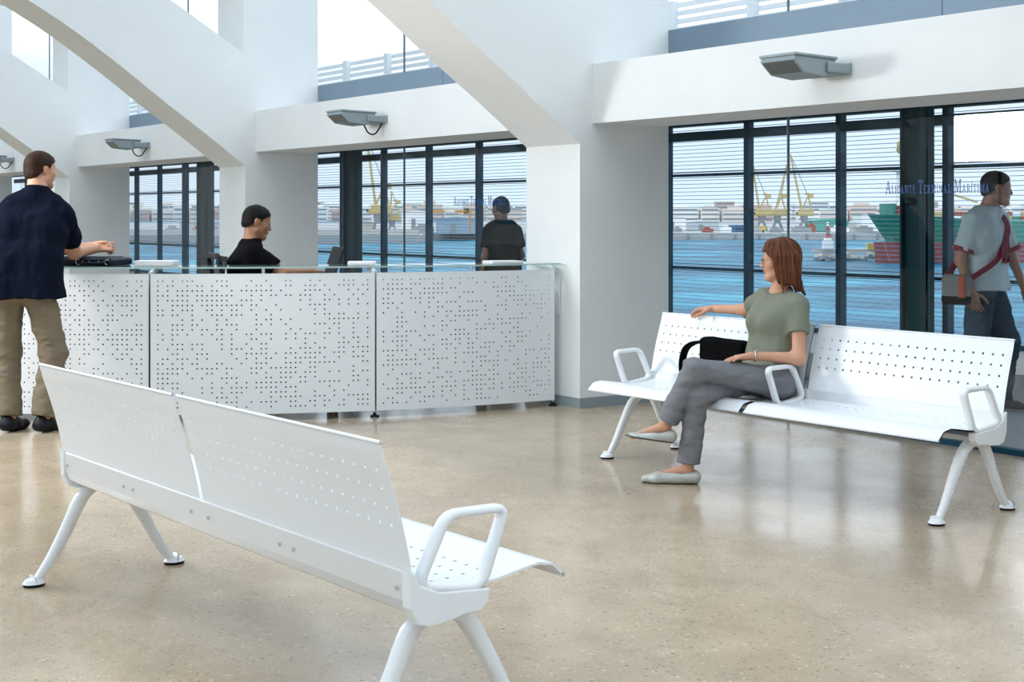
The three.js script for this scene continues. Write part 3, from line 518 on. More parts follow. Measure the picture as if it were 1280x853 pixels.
// the whole figure; everything in p is in world coordinates
function person(p) {
  const base = p.base, g = thing('person', p.label, 'person', [base.x, base.y, base.z]), L = (q) => q.clone().sub(base), J = {}; for (const k of Object.keys(p.j)) J[k] = L(p.j[k]);
  const hs = p.headSize ?? 1, H = headFrame(L(p.head), p.look, p.crown, hs), H1 = headFrame(L(p.head), p.look, p.crown), sized = (f) => (x, y, z) => hs * f(H.c.x + (x - H.c.x) / hs, H.c.y + (y - H.c.y) / hs, H.c.z + (z - H.c.z) / hs), sC = p.sideC, sP = p.sideP, B = { hip: 0.085, waist: 0.075, chest: 0.105, sh: 0.125, rHip: 0.1, rWaist: 0.085, rChest: 0.1, rSh: 0.055, arm: 0.045, elbow: 0.036, wrist: 0.025, thigh: 0.078, knee: 0.055, ankle: 0.036, neck: 0.052, ...p.bulk };
  const neckTop = H.at(0, -0.05, -0.028);
  const trunkParts = (o) => [plank(J.pelvis, J.waist, sP, B.hip, B.waist, B.rHip + o, B.rWaist + o), plank(J.waist, J.chest, sC, B.waist, B.chest, B.rWaist + o, B.rChest + o), plank(J.chest, J.yoke, sC, B.chest, B.sh, B.rChest + o, B.rSh + o), cone(J.neck, J.shL, B.neck * 0.82 + o, B.arm * 0.86 + o), cone(J.neck, J.shR, B.neck * 0.82 + o, B.arm * 0.86 + o), ...(p.bust ?? []).map(([q, r]) => cone(L(q), L(q), r + o, r + o))];
  const limb = (a, b, c, r, o) => [cone(J[a], J[b], r[0] + o, r[1] + o), cone(J[b], J[c], r[1] + o, r[2] + o)];
  const armR = [B.arm, B.elbow, B.wrist], legR = [B.thigh, B.knee, B.ankle];
  const body = join([...trunkParts(-0.006), ...limb('shL', 'elL', 'wrL', armR, 0), ...limb('shR', 'elR', 'wrR', armR, 0), ...limb('hipL', 'knL', 'anL', legR, -0.006), ...limb('hipR', 'knR', 'anR', legR, -0.006), cone(J.neck, neckTop, B.neck + 0.006, B.neck - 0.0015)], 0.03);
  const feet = ['L', 'R'].map((s) => cone(J['an' + s], mixV(J['an' + s], J['toe' + s], 0.72), 0.031, 0.015));
  const all = Object.values(J), geos = [], tint = skinTint(p.skin, H, p.male), low = join([body, ...feet], 0.02);
  { const [lo, hi] = span(all, 0.16); geos.push(nets(low, lo, hi, p.cell ?? 0.0105, tint)); }
  const hf1 = headField(H1, p.male), hf = sized(hf1), headF = join([hf, cone(J.neck, neckTop, B.neck + 0.006, B.neck)], 0.025);
  { const [lo, hi] = span([H.at(0.1, 0.13, 0.13), H.at(-0.1, -0.13, -0.13), H.at(-0.1, 0.13, 0.13), H.at(0.1, -0.13, -0.13), H.at(0.1, -0.13, 0.13), H.at(-0.1, 0.13, -0.13)], 0.005); geos.push(nets(headF, lo, hi, p.fine ?? 0.0036, tint)); }
  for (const s of ['L', 'R']) if (p['hand' + s]) {
    const h = p['hand' + s], dir = h.dir ?? p.j['wr' + s].clone().sub(p.j['el' + s]), q = handField(J['wr' + s], dir, h.palm, h.thumbSide, h.curl, h.thumb, h.k ?? (p.male ? 1.06 : 0.96), h.spread), f = join([q.f, cone(mixV(J['el' + s], J['wr' + s], 0.78), J['wr' + s], B.wrist + (B.elbow - B.wrist) * 0.2, B.wrist)], 0.012), [lo, hi] = span([...q.pts, mixV(J['el' + s], J['wr' + s], 0.85)], 0.022);
    geos.push(nets(f, lo, hi, p.handCell ?? 0.0034, tint));
  }
  part('body', fuse(geos), M_skin, g);
  // clothes
  const fold = (amp, fx, fy) => (x, y, z) => amp * (noise3(x * fx + base.x * 7, y * fy, z * fx) + 0.5 * noise3(x * fx * 2.1, y * fy * 2.1 + 9, z * fx * 2.1));
  if (p.shirt) {
    const S = p.shirt, o = S.ease ?? 0.012, sl = ['L', 'R'].map((s) => { const a = J['sh' + s], b = J['el' + s], e = mixV(a, b, S.sleeve ?? 0.55); return cut(cone(a, mixV(a, b, 0.95), B.arm + (S.cuff ?? 0.018), B.arm + (S.cuff ?? 0.018) - 0.002), half(e, b.clone().sub(a))); });
    const trunk = join(trunkParts(o), 0.05), neckCut = cone(L(p.head), J.neck.clone(), 0.0, 0.0), hem = S.hem ? half(L(S.hem), S.hemDir ?? v(0, -1, 0)) : () => -1, collar = half(J.neck.clone().addScaledVector(v(0, 1, 0), S.neckUp ?? 0.012), S.neckDir ?? v(0, 1, 0));
    const tub = S.skirt ? plank(J.pelvis.clone().addScaledVector(v(0, -1, 0), 0.1), J.waist, sP, B.hip + 0.015, B.waist, B.rHip + o + 0.042, B.rWaist + o + 0.006) : null, wr = fold(S.folds ?? 0.008, 16, 9);
    const cloth = (x, y, z) => { let d = trunk(x, y, z); if (tub) d = smin(d, tub(x, y, z), 0.04); d = smin(d, sl[0](x, y, z), 0.035); d = smin(d, sl[1](x, y, z), 0.035); d = smin(d, neckBand(x, y, z), 0.03); return Math.max(d, hem(x, y, z), collar(x, y, z)) + wr(x, y, z); };
    const neckBand = cone(J.neck, mixV(J.neck, neckTop, 0.45), B.neck + 0.016, B.neck + 0.009);
    const [lo, hi] = span([J.pelvis.clone().addScaledVector(v(0, -1, 0), 0.15), J.neck, J.shL, J.shR, J.elL, J.elR, J.waist], 0.24); part('shirt', nets(cloth, lo, hi, S.cell ?? 0.0085), S.mat, g);
    if (S.collar) { const inner = cone(J.neck, neckTop, B.neck + 0.008, B.neck + 0.006), ring = cut(cone(J.neck.clone().addScaledVector(v(0, 1, 0), -0.01), mixV(J.neck, neckTop, 0.5), B.neck + 0.02, B.neck + 0.016), (x, y, z) => -inner(x, y, z), half(J.neck.clone().addScaledVector(v(0, 1, 0), 0.035), S.neckDir ?? v(0, 1, 0))); const [l2, h2] = span([J.neck, neckTop], 0.09); part('collar', nets(ring, l2, h2, 0.0045), S.mat, g); }
  }
  if (p.trousers) {
    const T = p.trousers, o = T.ease ?? 0.014, legs = ['L', 'R'].map((s) => {
      const a = J['hip' + s], b = J['kn' + s], c = J['an' + s], e = mixV(b, c, T.hem ?? 0.93), dir = c.clone().sub(b), rr = T.r ?? [B.thigh + o, B.knee + o + 0.004, B.ankle + o + 0.02];
      return join([cone(a, b, rr[0], rr[1]), cut(cone(b, mixV(b, c, 1.08), rr[1], rr[2]), half(e, dir))], 0.03);
    }), seat = plank(J.pelvis, mixV(J.pelvis, J.waist, 0.75), sP, B.hip + 0.004, B.waist + 0.004, B.rHip + o, B.rWaist + o), top = half(mixV(J.pelvis, J.waist, T.rise ?? 0.6), J.waist.clone().sub(J.pelvis)), wr = fold(T.folds ?? 0.01, 13, 20);
    const creases = T.creases ? fold(T.creases, 9, 26) : null;
    const cloth = (x, y, z) => { let d = Math.max(seat(x, y, z), top(x, y, z)); const l = legs[0](x, y, z), r = legs[1](x, y, z); d = Math.min(smin(d, l, 0.035), smin(d, r, 0.035)); return d + wr(x, y, z) + (creases ? creases(x, y, z) : 0); };
    const [lo, hi] = span([J.pelvis, J.waist, J.hipL, J.hipR, J.knL, J.knR, J.anL, J.anR], 0.2); part('trousers', nets(cloth, lo, hi, T.cell ?? 0.0085), T.mat, g);
  }
  if (p.shoe) for (const s of ['L', 'R']) {
    const a = J['an' + s], t = J['toe' + s], n = p.shoe.up?.[s] ?? v(0, 1, 0), dir = t.clone().sub(a); dir.addScaledVector(n, -dir.dot(n)).normalize(); const side = new V3().crossVectors(n, dir).normalize();
    const heel = (p.shoe.heel?.[s] ? L(p.shoe.heel[s]) : a.clone().addScaledVector(n, -n.dot(a) + n.dot(t)).addScaledVector(dir, -0.045)), toe = t, F = (k, u, w = 0) => heel.clone().lerp(toe, k).addScaledVector(n, u).addScaledVector(side, w), R = p.shoe.r ?? 0.032;
    const last = join([plank(F(0.05, 0.018), F(0.4, 0.014), side, 0.012, 0.014, R, R * 0.9), plank(F(0.4, 0.012), F(0.75, 0.006), side, 0.014, 0.026, R * 0.9, R * 0.72), plank(F(0.75, 0.006), F(0.97, 0.0), side, 0.026, 0.012, R * 0.72, R * 0.55), ...(p.shoe.flat ? [] : [cone(F(0.1, 0.05), F(0.5, 0.03), 0.037, 0.03)])], 0.02), sole = half(heel.clone().addScaledVector(n, p.shoe.sole ?? -0.012), n.clone().negate());
    const mouth = p.shoe.flat ? egg(F(0.34, 0.05), [0.034, 0.043, 0.085], side, n, dir) : half(F(0.2, 0.085), n);
    const f = (x, y, z) => Math.max(smax(last(x, y, z), -0.0 + (p.shoe.flat ? -mouth(x, y, z) : mouth(x, y, z)), 0.004), sole(x, y, z)); const [lo, hi] = span([heel, toe, a], 0.075);
    const sh = part('shoe', nets(f, lo, hi, 0.0042), p.shoe.mat, g);
    const soleTop = half(heel.clone().addScaledVector(n, (p.shoe.sole ?? -0.012) + 0.006), n), sf = (x, y, z) => Math.max(last(x, y, z) - 0.0025, soleTop(x, y, z), sole(x, y, z) - 0.004); part('sole', nets(sf, lo, hi, 0.0042), p.shoe.soleMat ?? M.black, sh);
    if (p.shoe.bow) { const b = F(0.62, R + 0.004); part('bow', [new THREE.TorusGeometry(0.008, 0.0025, 6, 12).rotateY(0.8).translate(b.x + side.x * 0.008, b.y, b.z + side.z * 0.008), new THREE.TorusGeometry(0.008, 0.0025, 6, 12).rotateY(-0.4).translate(b.x - side.x * 0.008, b.y, b.z - side.z * 0.008)], p.shoe.mat, sh); }
  }
  if (p.hair) { const f = sized(p.hair.field(H1, hf1)), [lo, hi] = span(p.hair.box.map((q) => H.at(...q)), 0.01); part('hair', nets(f, lo, hi, p.hair.cell ?? 0.0042, p.hair.tint?.(H)), p.hair.mat, g); }
  // eyes and brows
  const face = p.face ?? {};
  for (const e of [1, -1]) {
    const c = H.at(e * 0.031, 0.001, 0.0784); part('eye', new THREE.SphereGeometry(0.0112, 14, 10).translate(c.x, c.y, c.z), M.eyeWhite, g);
    const i = H.at(e * 0.031, 0.001, 0.0864); part('iris', new THREE.SphereGeometry(0.0058, 10, 8).translate(i.x, i.y, i.z), M.iris, g);
    const b = [[0.016, 0.0215, 0.0885], [0.031, 0.026, 0.0845], [0.047, 0.022, 0.074]].map(([x, y, z]) => H.at(e * x, y, z)); part('eyebrow', new THREE.TubeGeometry(new THREE.CatmullRomCurve3(b), 8, p.male ? 0.0034 : 0.0022, 6), face.brow ?? M.black, g);
  }
  return { g, H, J, L, B };
}
M.eyeWhite = std(rgb(0.75, 0.72, 0.7), 0.3); M.iris = std(rgb(0.05, 0.03, 0.02), 0.2);
// short cropped hair: a cap over the skull that stops at the brow, the ears and the nape
const cropped = (thick, front = 0.066, nape = -0.06) => (H, skull) => {
  const cap = egg(H.at(0, 0.034, -0.014), [0.073 + thick, 0.083 + thick * 1.3, 0.094 + thick], H.l, H.u, H.f), low = egg(H.at(0, -0.02, -0.045), [0.066 + thick, 0.06, 0.058 + thick], H.l, H.u, H.f), brow = egg(H.at(0, 0.035, 0.03), [0.064 + thick * 0.8, 0.066 + thick, 0.06 + thick * 0.8], H.l, H.u, H.f), both = join([cap, low, brow], 0.02);
  return (x, y, z) => {
    const qx = x - H.c.x, qy = y - H.c.y, qz = z - H.c.z, a = Math.abs(qx * H.l.x + qy * H.l.y + qz * H.l.z), b = qx * H.u.x + qy * H.u.y + qz * H.u.z, d = qx * H.f.x + qy * H.f.y + qz * H.f.z;
    // hairline: forward of it and below it there is none
    const line = d > 0.012 ? front + 0.0 + (d - 0.06) * 0.35 - 0.25 * a : d > -0.034 ? 0.03 + (d - 0.012) * 0.2 : -0.012 + (d + 0.034) * (-0.012 - nape) / 0.062, side = d > 0.012 && a > 0.05 ? Math.min(line, 0.03 + (0.03 - d) * -1.4) : line;
    return Math.max(both(x, y, z), side - b) + 0.003 * noise3(x * 120, y * 120, z * 120) + 0.003 * noise3(x * 50, y * 50, z * 50);
  };
};
const cropBox = [[0.11, 0.15, 0.13], [-0.11, -0.1, -0.13], [-0.11, 0.15, -0.13], [0.11, -0.1, 0.13], [0.11, 0.15, -0.13], [-0.11, -0.1, 0.13]];
M.darkHair = phys(rgb(0.006, 0.0045, 0.004), 0.6, { specularIntensity: 0.3 }); M.brownHair = phys(rgb(0.03, 0.0125, 0.007), 0.6, { specularIntensity: 0.3 });

// ---------------------------------------------------------------- the woman on the bench
M.tee = cloth(rgb(0.205, 0.215, 0.165)); M.jeansGrey = cloth(rgb(0.205, 0.205, 0.222)); M.silverShoe = std(rgb(0.50, 0.51, 0.48), 0.42, 0.25);
{
  const j = {
    pelvis: v(2.655, 0.53, 1.64), waist: v(2.652, 0.70, 1.60), chest: v(2.655, 0.845, 1.585), yoke: v(2.655, 0.935, 1.56), neck: v(2.655, 0.98, 1.555),
    shL: v(2.818, 0.912, 1.578), elL: v(2.885, 0.648, 1.65), wrL: v(2.735, 0.66, 1.845), shR: v(2.50, 0.925, 1.53), elR: v(2.29, 0.862, 1.45), wrR: v(2.065, 0.858, 1.48),
    hipL: v(2.735, 0.52, 1.71), knL: v(2.65, 0.603, 2.17), anL: v(2.53, 0.295, 2.27), toeL: v(2.43, 0.236, 2.485), hipR: v(2.58, 0.515, 1.71), knR: v(2.645, 0.466, 2.15), anR: v(2.59, 0.075, 2.165), toeR: v(2.425, 0.019, 2.325),
  };
  const look = v(-0.685, -0.03, 0.73);
  const W = person({
    base: v(2.6, 0, 2.0), label: 'woman in an olive t-shirt and grey jeans seated on the bench with legs crossed', male: false, skin: [0.60, 0.305, 0.19], j,
    head: v(2.668, 1.158, 1.563), look, headSize: 0.925, sideC: v(0.97, -0.02, 0.22).normalize(), sideP: v(0.995, 0, 0.08).normalize(),
    bulk: { hip: 0.075, waist: 0.058, chest: 0.07, sh: 0.125, rHip: 0.105, rWaist: 0.083, rChest: 0.09, rSh: 0.042, arm: 0.042, elbow: 0.033, wrist: 0.0225, thigh: 0.074, knee: 0.055, ankle: 0.034, neck: 0.046 },
    bust: [[v(2.69, 0.82, 1.668), 0.054], [v(2.575, 0.82, 1.644), 0.054]],
    handL: { dir: v(-0.25, -0.06, 1), palm: v(0.1, -1, -0.05), thumbSide: v(-1, 0, -0.2), curl: [0.12, 0.14, 0.16, 0.18], thumb: [0.8, 0.5, 0.1] },
    handR: { dir: v(-1, -0.10, 0.38), palm: v(-0.1, -1, 0.25), thumbSide: v(0.3, 0, 1), curl: [0.35, 0.42, 0.45, 0.5], thumb: [0.5, 0.75, 0.55] },
    shirt: { mat: M.tee, sleeve: 0.52, ease: 0.007, cuff: 0.016, hem: v(2.65, 0.535, 1.64), hemDir: v(0, -1, 0.35), neckUp: 0.018, neckDir: v(0, 1, 0.35), folds: 0.009, cell: 0.0075 },
    trousers: { mat: M.jeansGrey, ease: 0.008, hem: 0.9, r: [0.082, 0.06, 0.058], folds: 0.008, creases: 0.012, rise: 0.25, cell: 0.0075 },
    shoe: { mat: M.silverShoe, soleMat: std(rgb(0.09, 0.08, 0.07), 0.6), flat: true, bow: true, r: 0.034, sole: -0.016, up: { L: v(0.06, 0.98, -0.16).normalize() }, heel: { R: v(2.622, 0.019, 2.125), L: v(2.56, 0.235, 2.245) } },
    hair: {
      mat: new THREE.MeshPhysicalMaterial({ color: 0xffffff, roughness: 0.5, vertexColors: true, specularIntensity: 0.4 }), cell: 0.0036,
      box: [[0.13, 0.15, 0.14], [-0.13, -0.22, -0.17], [0.13, -0.22, -0.17], [-0.13, 0.15, 0.14], [0.13, -0.2, 0.1]],
      tint: (H) => (x, y, z) => { const q = v(x, y, z).sub(H.c), a = Math.atan2(q.dot(H.l), -q.dot(H.f)), n = noise3(a * 22, q.dot(H.u) * 9, 3) + 0.6 * noise3(a * 55, q.dot(H.u) * 12, 8), t = Math.max(0, 0.5 + n * 1.1); return [0.035 + 0.15 * t, 0.011 + 0.048 * t, 0.0055 + 0.018 * t]; },
      field: (H, skull) => {
        const A = (x, y, z) => H.at(x, y, z), cap = egg(A(0, 0.036, -0.016), [0.09, 0.098, 0.112], H.l, H.u, H.f);
        const fall = [1, -1].map((e) => plank(A(e * 0.07, 0.02, -0.025), A(e * 0.072, -0.13, -0.035), H.f, 0.05, 0.028, 0.026, 0.017)), back = plank(A(0, 0.0, -0.085), A(0, -0.16, -0.1), H.l, 0.05, 0.055, 0.036, 0.014), flick = plank(A(0, -0.14, -0.1), A(0, -0.205, -0.135), H.l, 0.06, 0.055, 0.014, 0.006), fringe = plank(A(0, 0.095, 0.055), A(0, 0.042, 0.092), H.l, 0.045, 0.045, 0.022, 0.011), locks = [1, -1].flatMap((e) => [cone(A(e * 0.062, 0.05, 0.062), A(e * 0.074, -0.12, 0.03), 0.022, 0.008), cone(A(e * 0.075, -0.05, 0.0), A(e * 0.08, -0.19, -0.01), 0.02, 0.005), cone(A(e * 0.07, -0.06, -0.06), A(e * 0.07, -0.205, -0.09), 0.022, 0.005)]);
        const all = join([cap, ...fall, back, flick, fringe, ...locks], 0.025);
        return (x, y, z) => {
          const qx = x - H.c.x, qy = y - H.c.y, qz = z - H.c.z, a = qx * H.l.x + qy * H.l.y + qz * H.l.z, b = qx * H.u.x + qy * H.u.y + qz * H.u.z, d = qx * H.f.x + qy * H.f.y + qz * H.f.z, ang = Math.atan2(a, -d);
          const strand = 0.006 * noise3(ang * 26, b * 7, 1) + 0.004 * noise3(ang * 60, b * 9, 5), tips = b < -0.1 ? 0.05 * Math.max(0, noise3(ang * 16, 2, 4)) * Math.min(1, (-0.1 - b) * 9) : 0;
          // the face and the throat stay free
          const open = Math.max(-(d - (b > 0.03 ? 0.075 - (b - 0.03) * -0.4 : 0.046 - Math.max(0, -b - 0.02) * 0.2 + Math.max(0, b) * 0.9)), b - 0.046 - 0.12 * Math.abs(a));
          return smax(all(x, y, z) + strand + tips, -open, 0.006);
        };
      },
    },
    face: { brow: std(rgb(0.08, 0.03, 0.02), 0.6) },
  });
  const { g, H, J } = W;
  // wire glasses
  const wire = []; for (const e of [1, -1]) { const c = H.at(e * 0.032, -0.002, 0.102), m = new THREE.Matrix4().makeBasis(H.l, H.u, H.f).setPosition(c); wire.push(new THREE.TorusGeometry(0.017, 0.0013, 6, 24).scale(1.15, 0.82, 1).applyMatrix4(m)); const q = [H.at(e * 0.05, 0.003, 0.1), H.at(e * 0.072, 0.004, 0.06), H.at(e * 0.079, 0.004, -0.005)]; wire.push(new THREE.TubeGeometry(new THREE.CatmullRomCurve3(q), 10, 0.001, 5)); }
  wire.push(new THREE.TubeGeometry(new THREE.CatmullRomCurve3([H.at(0.014, 0.0, 0.104), H.at(0, 0.004, 0.112), H.at(-0.014, 0.0, 0.104)]), 8, 0.001, 5));
  part('glasses', wire, std(rgb(0.05, 0.04, 0.04), 0.4), g);
  { const a = J.elL, b = J.wrL, c = mixV(a, b, 0.93), d = b.clone().sub(a).normalize(), q = new THREE.Quaternion().setFromUnitVectors(v(0, 0, 1), d); part('bracelet', new THREE.TorusGeometry(0.0275, 0.005, 8, 26).applyQuaternion(q).translate(c.x, c.y, c.z), M.chrome, g); part('watch', new THREE.CylinderGeometry(0.012, 0.012, 0.006, 16).translate(c.x + 0.006, c.y + 0.029, c.z), M.chrome, g); }
}
// ---------------------------------------------------------------- her handbag on the seat
M.bagBlack = cloth(rgb(0.003, 0.003, 0.0035));
{
  const t = thing('handbag', 'black fabric handbag on the bench seat beside the woman', 'handbag', [2.33, 0.428, 1.68], 0.05);
  const low = plank(v(-0.13, 0.06, 0), v(0.16, 0.065, 0), v(0, 1, 0), 0.03, 0.03, 0.05, 0.05), high = plank(v(-0.13, 0.15, -0.015), v(0.17, 0.145, -0.02), v(0, 1, 0), 0.11, 0.105, 0.032, 0.03);
  part('body', nets((x, y, z) => smin(low(x, y, z), high(x, y, z), 0.03) + 0.01 * noise3(x * 14, y * 14, z * 14), v(-0.24, -0.02, -0.12), v(0.26, 0.34, 0.12), 0.008), M.bagBlack, t);
  const flap = plank(v(-0.125, 0.2, 0.022), v(0.165, 0.195, 0.016), v(0, 1, 0), 0.07, 0.07, 0.012, 0.012); part('flap', nets((x, y, z) => flap(x, y, z) + 0.004 * noise3(x * 20, y * 20, z * 20), v(-0.2, 0.08, -0.05), v(0.24, 0.32, 0.08), 0.006), M.bagBlack, t);
  part('strap', sweep(smooth([[-0.13, 0.26, 0.0], [-0.2, 0.245, 0.02], [-0.25, 0.2, 0.03], [-0.265, 0.1, 0.035], [-0.22, 0.03, 0.04], [-0.12, 0.03, 0.03]], 30), () => [0.03, 0.005], [0, 0.2, 1]), M.bagBlack, t);
}

// ---------------------------------------------------------------- the man leaning on the counter
M.polo = cloth(rgb(0.0045, 0.0065, 0.016)); M.khaki = cloth(rgb(0.19, 0.155, 0.11)); M.shoeBlack = phys(rgb(0.006, 0.006, 0.008), 0.5, { specularIntensity: 0.4 }); M.teeBlack = cloth(rgb(0.004, 0.004, 0.005));
const frameAt = (right, out) => (r, y, f) => harbour(right + r, y, out + f);
{
  const w = frameAt(-3.111, 9.2), side = RIGHT.clone().negate().multiplyScalar(0.985).addScaledVector(OUT, -0.17).normalize();   // his left is to the picture's left
  const j = {
    pelvis: w(-0.055, 0.95, 0.02), waist: w(-0.06, 1.1, 0.06), chest: w(-0.065, 1.29, 0.15), yoke: w(-0.06, 1.46, 0.22), neck: w(-0.045, 1.555, 0.26),
    shR: w(0.135, 1.40, 0.25), elR: w(0.125, 1.142, 0.52), wrR: w(0.215, 1.168, 0.735), shL: w(-0.25, 1.39, 0.19), elL: w(-0.11, 1.142, 0.52), wrL: w(0.17, 1.18, 0.80),
    hipR: w(0.045, 0.92, 0.02), knR: w(0.13, 0.5, 0.06), anR: w(0.09, 0.09, -0.02), toeR: w(0.15, 0.03, 0.16), hipL: w(-0.155, 0.92, 0.02), knL: w(-0.17, 0.5, 0.06), anL: w(-0.135, 0.09, 0.0), toeL: w(-0.09, 0.03, 0.18),
  };
  const look = OUT.clone().multiplyScalar(0.8).addScaledVector(RIGHT, 0.6).addScaledVector(v(0, 1, 0), -0.02);
  person({
    base: w(0, 0, 0), label: 'man in a navy polo shirt and khaki trousers leaning on the counter', male: true, skin: [0.58, 0.30, 0.19], j, head: w(-0.04, 1.70, 0.32), look, sideC: side, sideP: side,
    bulk: { hip: 0.085, waist: 0.095, chest: 0.115, sh: 0.115, rHip: 0.115, rWaist: 0.115, rChest: 0.118, rSh: 0.062, arm: 0.055, elbow: 0.044, wrist: 0.031, thigh: 0.088, knee: 0.063, ankle: 0.042, neck: 0.06 },
    handR: { dir: RIGHT.clone().multiplyScalar(0.8).addScaledVector(OUT, 0.2).addScaledVector(v(0, 1, 0), 0.1), palm: OUT.clone().multiplyScalar(0.6).addScaledVector(v(0, 1, 0), -0.5), thumbSide: v(0, 1, 0).addScaledVector(OUT, 0.5), curl: [0.9, 0.95, 1.0, 1.05], thumb: [0.7, 0.5, 0.3] },
    handL: { dir: RIGHT.clone().multiplyScalar(0.9).addScaledVector(v(0, 1, 0), 0.05), palm: OUT.clone().multiplyScalar(-0.6).addScaledVector(v(0, 1, 0), -0.4), thumbSide: v(0, 1, 0).addScaledVector(OUT, -0.5), curl: [0.6, 0.65, 0.7, 0.7], thumb: [0.6, 0.4, 0.3] },
    shirt: { mat: M.polo, sleeve: 0.68, ease: 0.016, cuff: 0.022, skirt: true, hem: w(0, 0.865, 0), hemDir: v(0, -1, 0), neckUp: 0.02, folds: 0.016, collar: true, neckDir: v(0, 1, 0).addScaledVector(OUT, 0.2) },
    trousers: { mat: M.khaki, r: [0.1, 0.083, 0.076], hem: 0.97, folds: 0.012, creases: 0.012, rise: 0.05 },
    shoe: { mat: M.shoeBlack, r: 0.04, sole: -0.03 }, hair: { mat: M.brownHair, field: cropped(0.011, 0.066, -0.075), box: cropBox }, face: { brow: M.brownHair },
  });
}
{
  const p = arc(45.2, CR - 0.17), t = thing('briefcase', 'dark navy zipped briefcase lying on the glass counter top', 'briefcase', [p[0], 1.05, p[1]], 0);
  const a = harbour(-3.231, 0, 9.95), b = harbour(-2.667, 0, 9.83); t.position.set((a.x + b.x) / 2, 1.0505, (a.z + b.z) / 2); t.rotation.y = Math.atan2(-(b.z - a.z), b.x - a.x);
  M.navyCase = phys(rgb(0.005, 0.009, 0.022), 0.45, { specularIntensity: 0.4 });
  part('shell', [rbox(0.53, 0.056, 0.32, 0.024, 0, 0.028, 0, 4)], M.navyCase, t); part('pocket', rbox(0.42, 0.012, 0.24, 0.005, 0, 0.056, 0), M.navyCase, t);
  for (const x of [0.02, 0.235]) part('ring', new THREE.TorusGeometry(0.017, 0.003, 8, 20, 4.4).rotateZ(0.9), M.chrome, t, [x, 0.028, 0.163]);
  for (const x of [0.05, 0.1, 0.17, 0.21]) part('stud', new THREE.SphereGeometry(0.004, 8, 6), M.chrome, t, [x, 0.032, 0.161]);
  part('handle', new THREE.TubeGeometry(new THREE.CatmullRomCurve3([[0.04, 0.03, 0.16], [0.06, 0.024, 0.185], [0.2, 0.024, 0.185], [0.22, 0.03, 0.16]].map((q) => v(...q))), 16, 0.007, 6), M.navyCase, t);
}
